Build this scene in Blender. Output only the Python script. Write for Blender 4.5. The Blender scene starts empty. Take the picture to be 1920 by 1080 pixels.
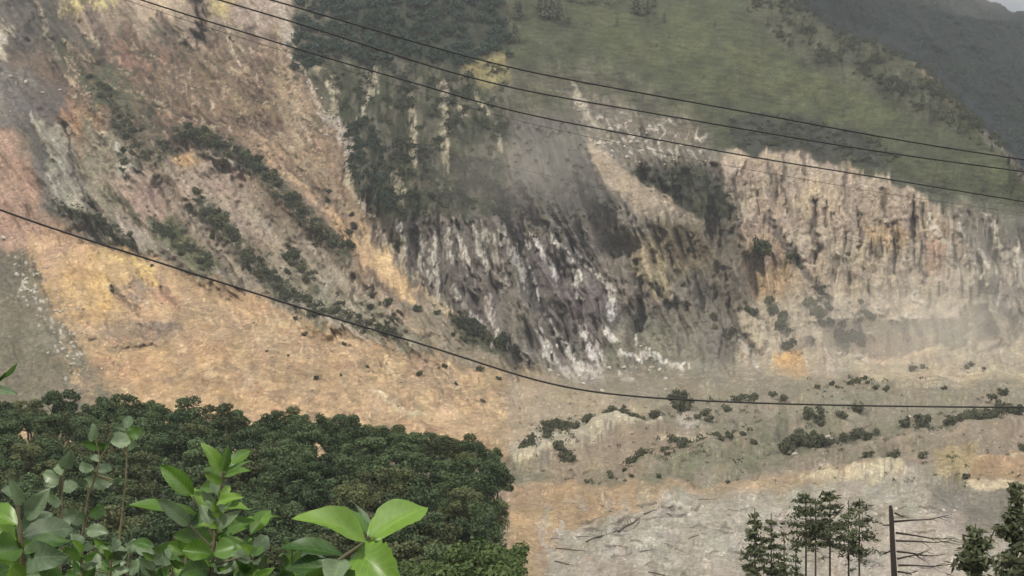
import bpy, math, random
import numpy as np
from mathutils import Vector, Matrix

# ------------------------------------------------------------------ camera, world, sun, exposure
F = 2318.0                                   # focal length in pixels of a 1920 px wide frame
scene = bpy.context.scene
COL = scene.collection
cam_d = bpy.data.cameras.new("camera")
cam = bpy.data.objects.new("camera", cam_d)
COL.objects.link(cam)
cam.location = (0, 0, 0)
cam.rotation_euler = (math.radians(90), 0, 0)
cam_d.sensor_width = 36.0
cam_d.lens = 36.0 * F / 1920.0
cam_d.clip_start = 0.05
cam_d.clip_end = 8000
scene.camera = cam

SUN_EL, SUN_AZ = 47.0, -56.0                 # elevation; azimuth of the sun behind the camera, to the left
world = bpy.data.worlds.new("World")
scene.world = world
world.use_nodes = True
wn, wl = world.node_tree.nodes, world.node_tree.links
bg = wn["Background"]
sky = wn.new("ShaderNodeTexSky")
sky.sky_type = 'NISHITA'
sky.sun_disc = False
sky.sun_elevation = math.radians(SUN_EL)
sky.sun_rotation = math.radians(180 + SUN_AZ)
sky.air_density = 1.0
sky.dust_density = 6.0
sky.ozone_density = 1.0
bg.inputs[1].default_value = 0.10
hs = wn.new("ShaderNodeHueSaturation")      # a hazy, whitened sky
hs.inputs["Saturation"].default_value = 0.4
wl.new(sky.outputs[0], hs.inputs["Color"])
wl.new(hs.outputs[0], bg.inputs[0])

sun_d = bpy.data.lights.new("sun", 'SUN')
sun_d.energy = 2.7
sun_d.angle = math.radians(5)
sun_d.color = (1.0, 0.94, 0.84)
sun = bpy.data.objects.new("sun", sun_d)
COL.objects.link(sun)
_az, _el = math.radians(SUN_AZ), math.radians(SUN_EL)
sun_dir = Vector((math.sin(_az) * math.cos(_el), -math.cos(_az) * math.cos(_el), math.sin(_el)))  # towards the sun
sun.rotation_euler = sun_dir.to_track_quat('Z', 'Y').to_euler()

scene.view_settings.view_transform = 'Standard'
scene.view_settings.look = 'None'
scene.view_settings.gamma = 1.0
scene.view_settings.use_curve_mapping = False
scene.view_settings.exposure = 0.60
scene.render.engine = 'CYCLES'
scene.cycles.use_denoising = True
scene.cycles.max_bounces = 4
scene.cycles.diffuse_bounces = 2
scene.cycles.glossy_bounces = 1
scene.cycles.transmission_bounces = 3
scene.cycles.transparent_max_bounces = 6
scene.cycles.volume_bounces = 2
HAZE = 0.00008                               # density of the air between us and the mountain

# ------------------------------------------------------------------ helpers
rng = np.random.default_rng(11)
random.seed(5)

_perm = np.random.default_rng(3).permutation(256).astype(np.int32)
_perm = np.concatenate([_perm, _perm, _perm])
_ga = np.linspace(0, 2 * np.pi, 16, endpoint=False)
_gx, _gy = np.cos(_ga).astype(np.float32), np.sin(_ga).astype(np.float32)

def perlin(x, y, seed=0):
    x = np.asarray(x, np.float32) + seed * 17.31
    y = np.asarray(y, np.float32) + seed * 9.73
    xi = np.floor(x).astype(np.int32); yi = np.floor(y).astype(np.int32)
    xf = x - xi; yf = y - yi
    xi &= 255; yi &= 255
    u = xf * xf * xf * (xf * (xf * 6 - 15) + 10)
    v = yf * yf * yf * (yf * (yf * 6 - 15) + 10)
    def g(a, b, fx, fy):
        h = _perm[_perm[a] + b] & 15
        return _gx[h] * fx + _gy[h] * fy
    n00 = g(xi, yi, xf, yf); n10 = g(xi + 1, yi, xf - 1, yf)
    n01 = g(xi, yi + 1, xf, yf - 1); n11 = g(xi + 1, yi + 1, xf - 1, yf - 1)
    a = n00 + u * (n10 - n00); b = n01 + u * (n11 - n01)
    return (a + v * (b - a)) * 1.5

def fbm(x, y, oct=4, seed=0, gain=0.5):
    s = 0; a = 1.0; t = 0
    for i in range(oct):
        s = s + a * perlin(x, y, seed + i * 3); t += a
        x = x * 2.03; y = y * 2.03; a *= gain
    return s / t * 1.25

def ridged(x, y, oct=4, seed=0):
    s = 0; a = 1.0; t = 0
    for i in range(oct):
        s = s + a * (1 - np.abs(perlin(x, y, seed + i * 3)) * 2.0); t += a
        x = x * 2.1; y = y * 2.0; a *= 0.5
    return s / t

def sstep(a, b, x):
    t = np.clip((x - a) / (b - a), 0, 1)
    return t * t * (3 - 2 * t)

def lin(c):
    c = np.asarray(c, float) / 255.0
    return np.where(c <= 0.04045, c / 12.92, ((c + 0.055) / 1.055) ** 2.4)

K, SAT = 1.80, 0.84
def alb(c):                                   # albedo for a surface that the camera records as this sRGB colour in even daylight
    l = lin(c); g = l @ np.array([0.3, 0.55, 0.15])
    return np.clip((g + (l - g) * SAT) * (0.99, 1.0, 0.98) / K, 0.004, 0.8)

def P3(px, py, d):                            # a point d metres ahead, seen at this place
    return Vector(((px - 960) / F * d, d, (540 - py) / F * d))

def new_mesh(name, v, f, smooth=False):
    me = bpy.data.meshes.new(name)
    v = np.asarray(v, np.float32); f = np.asarray(f, np.int32)
    n = f.shape[1]
    me.vertices.add(len(v)); me.vertices.foreach_set("co", v.ravel())
    me.loops.add(f.size); me.loops.foreach_set("vertex_index", f.ravel())
    me.polygons.add(len(f))
    me.polygons.foreach_set("loop_start", np.arange(0, f.size, n, dtype=np.int32))
    if smooth:
        me.polygons.foreach_set("use_smooth", np.ones(len(f), bool))
    me.update(calc_edges=True); me.validate()
    return me

def add(name, me, parent=None, mat=None):
    o = bpy.data.objects.new(name, me)
    COL.objects.link(o)
    if parent is not None: o.parent = parent
    if mat is not None and me is not None and not me.materials: me.materials.append(mat)
    return o

def empty(name, loc=(0, 0, 0)):
    o = bpy.data.objects.new(name, None); COL.objects.link(o); o.location = loc
    o.empty_display_size = 0.3
    return o

def tag(o, label=None, cat=None, group=None, kind=None):
    if label: o["label"] = label
    if cat: o["category"] = cat
    if group: o["group"] = group
    if kind: o["kind"] = kind
    return o

# ------------------------------------------------------------------ materials
def mat_new(name):
    m = bpy.data.materials.new(name); m.use_nodes = True
    nt = m.node_tree
    return m, nt.nodes, nt.links, nt.nodes["Principled BSDF"]

def soil_material(name, bump=0.5, stone=0.42):
    """Ground whose colour comes from the layout below, broken up into stones, clods and grit."""
    m, n, l, p = mat_new(name)
    at = n.new("ShaderNodeAttribute"); at.attribute_name = "Col"
    tc = n.new("ShaderNodeTexCoord")
    wz = n.new("ShaderNodeTexNoise"); wz.inputs["Scale"].default_value = 0.3; wz.inputs["Detail"].default_value = 4
    l.new(tc.outputs["Object"], wz.inputs["Vector"])
    wa = n.new("ShaderNodeVectorMath"); wa.operation = 'MULTIPLY_ADD'; wa.inputs[1].default_value = (3, 3, 3)
    l.new(wz.outputs["Color"], wa.inputs[0]); l.new(tc.outputs["Object"], wa.inputs[2])
    v1 = n.new("ShaderNodeTexVoronoi"); v1.inputs["Scale"].default_value = stone; l.new(wa.outputs[0], v1.inputs["Vector"])
    v2 = n.new("ShaderNodeTexVoronoi"); v2.inputs["Scale"].default_value = stone * 0.33; l.new(wa.outputs[0], v2.inputs["Vector"])
    def mp(src, a, b, c, d):
        r = n.new("ShaderNodeMapRange"); r.inputs[1].default_value = a; r.inputs[2].default_value = b; r.inputs[3].default_value = c; r.inputs[4].default_value = d
        l.new(src, r.inputs[0]); return r.outputs[0]
    def mul(a, b):
        q = n.new("ShaderNodeMath"); q.operation = 'MULTIPLY'; l.new(a, q.inputs[0]); l.new(b, q.inputs[1]); return q.outputs[0]
    s1 = n.new("ShaderNodeSeparateColor"); l.new(v1.outputs["Color"], s1.inputs[0])
    s2 = n.new("ShaderNodeSeparateColor"); l.new(v2.outputs["Color"], s2.inputs[0])
    n1 = n.new("ShaderNodeTexNoise"); n1.inputs["Scale"].default_value = 0.22; n1.inputs["Detail"].default_value = 9
    n1.inputs["Roughness"].default_value = 0.75; l.new(tc.outputs["Object"], n1.inputs["Vector"])
    f = mul(mul(mp(s1.outputs[0], 0, 1, 0.82, 1.17), mp(s2.outputs[0], 0, 1, 0.88, 1.12)), mp(n1.outputs[0], 0.3, 0.7, 0.80, 1.19))
    mx = n.new("ShaderNodeVectorMath"); mx.operation = 'SCALE'
    l.new(at.outputs["Color"], mx.inputs[0]); l.new(f, mx.inputs["Scale"])
    l.new(mx.outputs[0], p.inputs["Base Color"])
    p.inputs["Roughness"].default_value = 0.95
    p.inputs["Specular IOR Level"].default_value = 0.15
    b = n.new("ShaderNodeBump"); b.inputs["Strength"].default_value = bump; b.inputs["Distance"].default_value = 1.6; b.invert = True
    l.new(v1.outputs["Distance"], b.inputs["Height"])
    b2 = n.new("ShaderNodeBump"); b2.inputs["Strength"].default_value = bump; b2.inputs["Distance"].default_value = 1.5
    l.new(n1.outputs[0], b2.inputs["Height"]); l.new(b.outputs[0], b2.inputs["Normal"]); l.new(b2.outputs[0], p.inputs["Normal"])
    return m

def foliage_material(name, c1, c2, transl=0.25, rough=0.75, scale=0.6):
    m, n, l, p = mat_new(name)
    oi = n.new("ShaderNodeObjectInfo")
    geo = n.new("ShaderNodeNewGeometry")
    nz = n.new("ShaderNodeTexNoise"); nz.inputs["Scale"].default_value = scale; nz.inputs["Detail"].default_value = 3
    l.new(geo.outputs["Position"], nz.inputs["Vector"])
    ad = n.new("ShaderNodeMath"); ad.operation = 'ADD'
    l.new(oi.outputs["Random"], ad.inputs[0]); l.new(nz.outputs[0], ad.inputs[1])
    a2 = n.new("ShaderNodeMath"); a2.operation = 'ADD'
    l.new(ad.outputs[0], a2.inputs[0]); l.new(geo.outputs["Random Per Island"], a2.inputs[1])
    r = n.new("ShaderNodeMapRange"); r.inputs[1].default_value = 0.55; r.inputs[2].default_value = 2.3
    l.new(a2.outputs[0], r.inputs[0])
    cr = n.new("ShaderNodeMix"); cr.data_type = 'RGBA'
    cr.inputs["A"].default_value = (*c1, 1); cr.inputs["B"].default_value = (*c2, 1)
    l.new(r.outputs[0], cr.inputs["Factor"])
    l.new(cr.outputs["Result"], p.inputs["Base Color"])
    p.inputs["Roughness"].default_value = rough
    p.inputs["Specular IOR Level"].default_value = 0.25
    if transl:
        t = n.new("ShaderNodeBsdfTranslucent"); l.new(cr.outputs["Result"], t.inputs["Color"])
        ms = n.new("ShaderNodeMixShader"); ms.inputs[0].default_value = transl
        l.new(p.outputs[0], ms.inputs[1]); l.new(t.outputs[0], ms.inputs[2])
        l.new(ms.outputs[0], n["Material Output"].inputs["Surface"])
    return m

def plain_material(name, c, rough=0.9, var=0.3, scale=3.0, bump=0.3):
    m, n, l, p = mat_new(name)
    tc = n.new("ShaderNodeTexCoord"); oi = n.new("ShaderNodeObjectInfo")
    nz = n.new("ShaderNodeTexNoise"); nz.inputs["Scale"].default_value = scale; nz.inputs["Detail"].default_value = 6
    l.new(tc.outputs["Object"], nz.inputs["Vector"])
    ad = n.new("ShaderNodeMath"); ad.operation = 'MULTIPLY_ADD'; ad.inputs[1].default_value = 0.5
    l.new(oi.outputs["Random"], ad.inputs[0]); l.new(nz.outputs[0], ad.inputs[2])
    r = n.new("ShaderNodeMapRange"); r.inputs[1].default_value = 0.3; r.inputs[2].default_value = 1.2
    r.inputs[3].default_value = 1 - var; r.inputs[4].default_value = 1 + var
    l.new(ad.outputs[0], r.inputs[0])
    mx = n.new("ShaderNodeVectorMath"); mx.operation = 'SCALE'; mx.inputs[0].default_value = c
    l.new(r.outputs[0], mx.inputs["Scale"]); l.new(mx.outputs[0], p.inputs["Base Color"])
    p.inputs["Roughness"].default_value = rough
    b = n.new("ShaderNodeBump"); b.inputs["Strength"].default_value = bump; b.inputs["Distance"].default_value = 0.05
    l.new(nz.outputs[0], b.inputs["Height"]); l.new(b.outputs[0], p.inputs["Normal"])
    return m

M_SOIL = soil_material("landslide_soil")
M_FLOOR = soil_material("valley_rubble", 0.35, 1.3)
M_SHRUB = foliage_material("shrub_leaves", (0.010, 0.016, 0.008), (0.066, 0.082, 0.034), 0.15, 0.75, 0.12)
M_SHRUB_OLIVE = foliage_material("olive_shrub_leaves", (0.022, 0.026, 0.012), (0.10, 0.10, 0.042), 0.15, 0.75, 0.12)
M_FOREST = foliage_material("forest_leaves", (0.014, 0.026, 0.011), (0.100, 0.142, 0.060), 0.25, 0.7, 0.16)
M_FOREST_OLIVE = foliage_material("forest_olive_leaves", (0.020, 0.028, 0.011), (0.130, 0.150, 0.062), 0.25, 0.7, 0.16)
M_FOREST_LIGHT = foliage_material("forest_mid_green_leaves", (0.016, 0.032, 0.013), (0.115, 0.172, 0.072), 0.25, 0.7, 0.16)
M_FARFOREST = foliage_material("far_forest_leaves", (0.006, 0.015, 0.010), (0.030, 0.054, 0.034), 0.12, 0.8, 0.05)
M_BUSH = foliage_material("valley_bush_leaves", (0.028, 0.032, 0.018), (0.105, 0.108, 0.058), 0.2)
M_PINE = foliage_material("pine_needles", (0.032, 0.044, 0.022), (0.125, 0.142, 0.074), 0.3, 0.7, 0.8)
M_BARK = plain_material("pine_bark", (0.045, 0.034, 0.026), 0.95, 0.35, 4)
M_DEADBARK = plain_material("dead_bark", (0.030, 0.022, 0.017), 0.95, 0.35, 4)
M_TRUNK = plain_material("grey_bark", (0.06, 0.052, 0.042), 0.95, 0.3, 3)
M_ROCK = plain_material("pale_boulder_rock", (0.36, 0.33, 0.28), 0.95, 0.3, 0.8, 0.6)
M_ROCKTAN = plain_material("tan_boulder_rock", (0.24, 0.19, 0.135), 0.95, 0.3, 0.8, 0.6)
M_LOG = plain_material("fallen_wood", (0.07, 0.058, 0.045), 0.95, 0.4, 1.5)
M_CABLE = plain_material("cable_rubber", (0.012, 0.011, 0.011), 0.6, 0.1, 10, 0.0)

# ------------------------------------------------------------------ the valley side: a relief surface about a kilometre away
xs = np.concatenate([np.arange(-430, -10, 10), np.arange(-10, 1931, 2.35), np.arange(1940, 2360, 10)])
ys = np.concatenate([np.arange(-260, -10, 8), np.arange(-10, 1091, 2.35), np.arange(1096, 1300, 10)])
GX, GY = np.meshgrid(xs, ys)
GX = GX.astype(np.float32); GY = GY.astype(np.float32)
NR, NC = GX.shape

# long profiles (distance, height): left = apron below a 40 degree slope, right = flat valley floor below a steep cliff
PL = np.array([(150, -62), (300, -68), (560, -66), (600, -64), (680, -36), (760, -6), (830, 28), (980, 150), (1150, 285), (1500, 560), (2000, 960)])
PR = np.array([(150, -62), (300, -68), (450, -66), (560, -62), (680, -57), (745, -54), (775, -45), (805, -25), (850, 22), (905, 92), (960, 118), (1150, 240), (1600, 560), (2200, 1050)])
slope_row = (540 - GY) / F
def dist_of(prof):
    dd = np.linspace(prof[0, 0], prof[-1, 0], 3000)
    zz = np.interp(dd, prof[:, 0], prof[:, 1])
    k = np.ones(61) / 61; zz2 = np.convolve(np.pad(zz, 30, mode='edge'), k, mode='valid')
    r = np.maximum.accumulate(zz2 / dd)
    return np.interp(slope_row, r, dd)
wR = sstep(760, 1180, GX + 60 * fbm(GX / 300, GY / 300, 2, 5))
D = (1 - wR) * dist_of(PL) + wR * dist_of(PR)
D = D.astype(np.float32)
base_D = D.copy()

# domain-warped coordinates give every outline below a ragged, natural edge
wl_ = 1 - sstep(760, 1000, GX)                          # left: fall line leans down to the right
wc_ = sstep(1280, 1400, GX)                             # cliff: straight down
vert = sstep(590, 680, GX) * sstep(640, 560, GY - (GX - 900) * 0.2) * wl_
face = sstep(740, 690, GY)                              # the slope itself, above the valley floor
rough = face * (1 - 0.75 * sstep(-20, 60, GY - 480 - 0.26 * GX) * wl_)   # the smooth apron is not streaked
ANG = np.radians(36 * wl_ * (1 - vert) + 24 * (1 - wl_) * (1 - wc_) + 4 * (vert + wc_))
def along_fall(fu, fv, seed, oct=3, fn=None):
    """Noise stretched down the fall line, blended between the parts of the face."""
    out = 0
    for a, w in ((36, wl_ * (1 - vert)), (22, (1 - wl_) * (1 - wc_)), (4, vert + wc_ * (1 - wl_))):
        c, s_ = math.cos(math.radians(-a)), math.sin(math.radians(-a))
        bx = GX + 9 * QX; by = GY + 9 * QY
        out = out + w * (fn or fbm)((bx * c + by * s_) / fu, (-bx * s_ + by * c) / fv, oct, seed)
    return out
QX = fbm(GX / 60, GY / 60, 3, 15); QY = fbm(GX / 60, GY / 60, 3, 18)
FING = along_fall(13, 110, 200) * 30 * rough * (1 - 0.62 * sstep(960, 1120, GX))
STREAK = along_fall(7, 80, 206, 3)
WX = GX + np.sin(ANG) * FING + 13 * fbm(GX / 55, GY / 55, 3, 21) + 4 * perlin(GX / 11, GY / 11, 22)
WY = GY + np.cos(ANG) * FING + 13 * fbm(GX / 55, GY / 55, 3, 31) + 4 * perlin(GX / 11, GY / 11, 32)

def box(pts, m):
    p = np.asarray(pts, float)
    x0, x1 = p[:, 0].min() - m, p[:, 0].max() + m; y0, y1 = p[:, 1].min() - m, p[:, 1].max() + m
    c0, c1 = np.searchsorted(xs, [x0, x1]); r0, r1 = np.searchsorted(ys, [y0, y1])
    return slice(r0, max(r1, r0 + 1)), slice(c0, max(c1, c0 + 1))

def seg_dist(X, Y, pts, closed=False):
    best = np.full(X.shape, 1e9, np.float32); tpar = np.zeros(X.shape, np.float32)
    n = len(pts); segs = n if closed else n - 1
    for i in range(segs):
        ax, ay = pts[i]; bx, by = pts[(i + 1) % n]
        dx, dy = bx - ax, by - ay; L = dx * dx + dy * dy + 1e-6
        t = np.clip(((X - ax) * dx + (Y - ay) * dy) / L, 0, 1)
        d = np.hypot(X - ax - t * dx, Y - ay - t * dy)
        m = d < best
        best = np.where(m, d, best); tpar = np.where(m, (i + t) / segs, tpar)
    return best, tpar

def poly_sd(X, Y, pts):
    d, _ = seg_dist(X, Y, pts, True)
    inside = np.zeros(X.shape, bool); n = len(pts)
    for i in range(n):
        ax, ay = pts[i]; bx, by = pts[(i + 1) % n]
        if ay == by: continue
        c = ((ay > Y) != (by > Y)) & (X < (bx - ax) * (Y - ay) / (by - ay) + ax)
        inside ^= c
    return np.where(inside, d, -d)

C = np.zeros((NR, NC, 3), np.float32)         # ground colour (albedo)
AMP = np.ones((NR, NC), np.float32)           # how strongly the ground is gullied
C[:] = alb((150, 130, 108))

def region(pts, col, soft=12, amt=1.0, amp=None, speck=None):
    """Ground of another colour inside an outline; speck=(threshold, scale) breaks it up into patches."""
    s = box(pts, soft + 30)
    m = sstep(-soft, soft, poly_sd(WX[s], WY[s], pts)) * amt
    if speck:
        nz = fbm(WX[s] / speck[1], WY[s] / (speck[1] * 1.3), 3, int(pts[0][0]) % 50 + 40)
        m = m * sstep(speck[0] - 0.12, speck[0] + 0.12, nz)
    if col is not None:
        C[s] += (alb(col) - C[s]) * m[..., None]
    if amp is not None:
        AMP[s] += (amp - AMP[s]) * m

def stroke(pts, w, col, amt=1.0, dz=0.0, broken=0.0, warp=True, taper=True):
    """A band along a line: colour and/or relief (dz in metres, negative stands proud)."""
    s = box(pts, w * 2.5 + 30)
    X, Y = (WX[s], WY[s]) if warp else (GX[s], GY[s])
    d, t = seg_dist(X, Y, pts)
    ww = w * (0.55 + 0.45 * np.sin(np.pi * np.clip(t * 0.92 + 0.06, 0, 1))) if taper else w
    m = np.exp(-(d / ww) ** 2)
    if dz:
        D[s] += dz * m
    if col is not None and amt:
        mm = sstep(0.25, 0.6, m) * amt
        if broken:
            nz = fbm(GX[s] / 6, GY[s] / 19, 3, int(pts[0][0] + pts[0][1]) % 60 + 5)
            mm = mm * sstep(broken - 0.25, broken + 0.15, nz + 0.1)
        C[s] += (alb(col) - C[s]) * mm[..., None]

# ---- left: the slide face, from the top down
region([(-430, -260), (560, -260), (560, 90), (430, 130), (-430, 140)], (166, 146, 124), 18)
region([(-20, -20), (95, -20), (140, 60), (120, 125), (-20, 135)], (108, 102, 92), 10, amp=1.3)
region([(88, -260), (235, -260), (205, 8), (150, 14), (138, 42), (118, 30)], (208, 192, 128), 6, amp=0.3)
region([(225, -260), (345, -260), (345, 24), (290, 40), (240, 18)], (196, 172, 146), 8, amp=0.5)
region([(395, -260), (550, -260), (545, 60), (470, 70), (440, 30)], (186, 166, 148), 10)
region([(400, -100), (440, -100), (430, 45), (405, 40)], (206, 186, 120), 8, 0.8)
region([(-20, 30), (13, 40), (12, 110), (-20, 118)], (202, 190, 168), 5)
region([(20, 100), (520, 70), (560, 130), (600, 230), (560, 300), (330, 250), (140, 260), (20, 190)], (128, 106, 88), 25, amp=0.9)
region([(200, 60), (300, 80), (330, 130), (260, 160), (200, 120)], (142, 104, 88), 20, 0.7)
region([(60, 60), (330, 40), (560, 300), (300, 300), (100, 160)], (88, 86, 66), 30, 0.85, speck=(0.05, 24))
region([(270, 130), (560, 120), (620, 250), (480, 270), (330, 210)], (138, 117, 90), 20, 0.8)
region([(300, 150), (560, 150), (600, 290), (420, 270)], (122, 96, 82), 20, 0.7, speck=(0.1, 22))
region([(360, 90), (560, 100), (600, 240), (420, 220)], (176, 154, 122), 20, 0.7, speck=(0.2, 12))
region([(140, 120), (250, 130), (275, 280), (215, 300), (150, 220)], (92, 98, 72), 20, 0.85, speck=(-0.1, 24))
region([(120, 200), (200, 210), (205, 275), (160, 290), (118, 250)], (178, 134, 98), 14, 0.75)
# far left
region([(-430, 120), (60, 130), (118, 200), (112, 250), (60, 250), (-430, 250)], (128, 122, 114), 14)
region([(40, 160), (112, 150), (118, 225), (95, 250), (50, 220)], (108, 98, 92), 10)
region([(-430, 232), (20, 235), (60, 320), (105, 420), (95, 470), (40, 480), (-430, 470)], (186, 150, 126), 14, amp=0.8)
region([(40, 225), (75, 215), (95, 300), (105, 400), (85, 400)], (122, 116, 110), 8)
region([(62, 205), (105, 240), (145, 330), (165, 400), (140, 425), (110, 380), (92, 310)], (162, 158, 140), 9, amp=1.4)
region([(110, 240), (140, 250), (168, 360), (172, 420), (152, 400), (130, 310)], (188, 180, 160), 7)
region([(165, 230), (240, 260), (260, 350), (240, 420), (175, 420), (150, 300)], (152, 142, 118), 14)
stroke([(130, 250), (142, 330), (158, 375)], 4.5, (98, 92, 84), 0.9)
stroke([(55, 205), (75, 250), (100, 330), (118, 400)], 5, (196, 190, 170), 0.7, dz=-3)
# middle of the slide: ribs and tan ground between
region([(190, 330), (330, 270), (480, 290), (500, 420), (420, 430), (300, 400), (240, 420)], (172, 152, 132), 20)
region([(230, 360), (300, 340), (330, 400), (300, 430), (240, 410)], (180, 152, 136), 10)
region([(218, 285), (255, 278), (262, 320), (230, 335), (212, 315)], (196, 186, 168), 6)
region([(325, 288), (352, 282), (364, 305), (350, 322), (330, 312)], (228, 186, 132), 5)
region([(398, 300), (450, 305), (458, 350), (420, 370), (390, 340)], (180, 154, 134), 8)
region([(330, 390), (400, 380), (520, 520), (640, 610), (560, 600), (430, 520)], (170, 156, 136), 18)
region([(480, 420), (560, 430), (720, 570), (800, 640), (640, 610), (520, 520)], (160, 146, 124), 18)
region([(520, 520), (640, 540), (840, 650), (950, 690), (740, 650), (560, 590)], (158, 150, 126), 18)
region([(150, 395), (260, 420), (420, 515), (380, 525), (260, 480), (120, 430)], (150, 140, 122), 12)
region([(190, 400), (260, 415), (300, 460), (250, 455)], (186, 170, 150), 8, 0.9)
region([(270, 410), (330, 405), (415, 505), (370, 510), (290, 450)], (116, 118, 82), 10, 0.9)
region([(440, 240), (560, 270), (700, 450), (640, 440), (540, 340), (470, 290)], (166, 140, 112), 14)
region([(540, 110), (600, 230), (650, 330), (720, 440), (690, 460), (610, 390), (540, 290), (520, 160)], (160, 138, 110), 10, amp=0.6)
region([(610, 380), (690, 440), (765, 520), (780, 570), (740, 560), (690, 500), (630, 440)], (208, 172, 126), 10, amp=0.5)
region([(690, 440), (730, 470), (775, 548), (768, 575), (730, 530)], (226, 190, 136), 6, amp=0.4)
region([(690, 560), (800, 560), (940, 650), (950, 690), (820, 660)], (152, 138, 116), 14)
# the wooded flank to the right of the slide
region([(550, -260), (960, -260), (960, 660), (830, 575), (760, 500), (690, 400), (650, 320), (640, 250), (600, 180), (548, 100)], (104, 100, 82), 8, amp=1.2)
region([(575, -260), (960, -260), (960, 110), (870, 130), (760, 110), (620, 60)], (62, 68, 52), 14)
region([(600, 90), (950, 120), (950, 420), (740, 430), (660, 330)], (68, 72, 50), 20, 0.95, speck=(-0.08, 34))
region([(880, 98), (952, 95), (955, 165), (905, 165), (870, 140)], (158, 146, 92), 8, 0.9)
region([(735, 410), (960, 400), (960, 660), (830, 575), (770, 500)], (122, 113, 104), 14, amp=2.2)
for (x0, y0, x1, y1, w) in [(628, 150, 622, 230, 7), (700, 120, 690, 190, 9), (770, 175, 768, 290, 8), (832, 150, 826, 205, 9), (830, 200, 838, 300, 10), (865, 200, 872, 240, 6), (925, 230, 935, 280, 7), (745, 330, 752, 370, 10), (770, 260, 775, 310, 6), (690, 180, 668, 230, 8), (900, 180, 905, 215, 6)]:
    stroke([(x0, y0), ((x0 + x1) / 2 + 3, (y0 + y1) / 2), (x1, y1)], w, (188, 176, 148), 0.85, dz=2, broken=-0.05)
for (x0, y0, x1, y1, w) in [(752, 415, 760, 500, 8), (775, 425, 800, 520, 9), (808, 440, 818, 540, 10), (838, 430, 850, 500, 9), (850, 410, 880, 520, 9), (885, 420, 905, 500, 8), (905, 420, 915, 520, 12), (930, 440, 945, 560, 11), (815, 500, 818, 550, 8), (855, 540, 895, 620, 10), (918, 560, 935, 640, 13), (890, 600, 930, 650, 9), (945, 410, 950, 470, 8)]:
    stroke([(x0, y0), ((x0 + x1) / 2 - 2, (y0 + y1) / 2), (x1, y1)], w * 0.8, (206, 198, 182), 0.9, dz=-2.5, broken=0.08)
stroke([(545, 95), (572, 150), (605, 205), (640, 240), (650, 300), (655, 340), (690, 400), (740, 470), (800, 545), (850, 590), (940, 650)], 8, (206, 190, 166), 0.9, dz=3, broken=-0.02)
stroke([(605, 205), (640, 235), (650, 290)], 13, (198, 186, 172), 0.9, broken=0.02)
stroke([(520, 0), (540, 60), (545, 95)], 10, (190, 180, 165), 0.8, broken=-0.1)
# the yellow-orange apron
APRON = [(40, 470), (105, 425), (180, 455), (262, 478), (345, 512), (410, 528), (480, 556), (560, 590), (680, 640), (790, 672), (860, 690), (960, 702), (960, 860), (-430, 860), (-430, 740), (150, 720)]
region(APRON, (196, 163, 120), 9, amp=0.35)
region([(50, 440), (120, 425), (180, 470), (150, 520), (90, 520)], (212, 172, 132), 14, 0.9)
region([(140, 470), (235, 480), (262, 540), (225, 600), (160, 610), (90, 540)], (222, 182, 116), 16, 0.95)
region([(170, 500), (215, 510), (232, 590), (185, 585)], (232, 188, 104), 10, 0.8)
region([(250, 495), (288, 498), (286, 530), (258, 532)], (236, 200, 108), 6, 0.9)
region([(190, 470), (240, 478), (232, 510), (195, 500)], (220, 190, 118), 8, 0.8)
region([(205, 530), (262, 525), (300, 560), (285, 580), (240, 575), (212, 555)], (168, 148, 132), 8, 0.9, amp=1.0)
region([(290, 530), (340, 560), (330, 580), (290, 565)], (200, 152, 118), 8, 0.8)
region([(170, 605), (250, 600), (340, 600), (350, 635), (250, 660), (180, 640)], (176, 152, 128), 14, 0.8, amp=0.9)
region([(255, 600), (330, 600), (330, 640), (270, 645)], (158, 138, 122), 12, 0.7)
region([(360, 560), (450, 570), (440, 610), (360, 600)], (196, 164, 124), 12, 0.7)
region([(480, 590), (560, 600), (560, 620), (520, 630)], (222, 192, 150), 8, 0.7)
region([(425, 690), (478, 690), (486, 728), (430, 728)], (240, 226, 206), 9, 1.0)
region([(180, 650), (420, 640), (600, 680), (560, 740), (150, 730)], (202, 164, 114), 20, 0.8)
region([(470, 640), (700, 650), (700, 740), (500, 740)], (192, 160, 118), 20, 0.8)
region([(740, 680), (960, 705), (960, 860), (760, 760)], (198, 168, 130), 20, 0.8)
region([(600, 640), (760, 670), (820, 720), (700, 700)], (200, 170, 124), 12, 0.8)
region([(640, 700), (850, 760), (900, 820), (700, 800)], (208, 176, 134), 12, 0.8)
region([(500, 620), (960, 710), (960, 820), (500, 760)], (150, 140, 112), 20, 0.35, speck=(0.15, 30))
stroke([(690, 740), (740, 760), (800, 775)], 6, (224, 204, 166), 0.8)
# grey talus cone, lower left
TALUS = [(-430, 455), (30, 470), (58, 500), (95, 570), (130, 625), (165, 670), (190, 705), (215, 745), (230, 800), (-430, 800)]
region(TALUS, (130, 122, 100), 16, amp=0.6)
region([(-430, 455), (30, 470), (45, 510), (20, 540), (-430, 530)], (112, 104, 88), 10, 0.8)
region([(20, 520), (90, 575), (165, 690), (100, 700), (40, 600)], (144, 138, 116), 14, 0.7, speck=(0.05, 20))
stroke([(52, 480), (68, 520), (98, 570), (130, 622), (160, 668)], 4, (112, 102, 84), 0.8, dz=2)
for i in range(70):
    a = rng.uniform(0, 1); x = 35 + a * 120 + rng.normal(0, 14); y = 500 + a * 190 + rng.normal(0, 18)
    stroke([(x, y), (x + 1, y + 1)], rng.uniform(1.5, 3.2), (205, 198, 182), 0.9, dz=-0.8, taper=False, warp=False)

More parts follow.
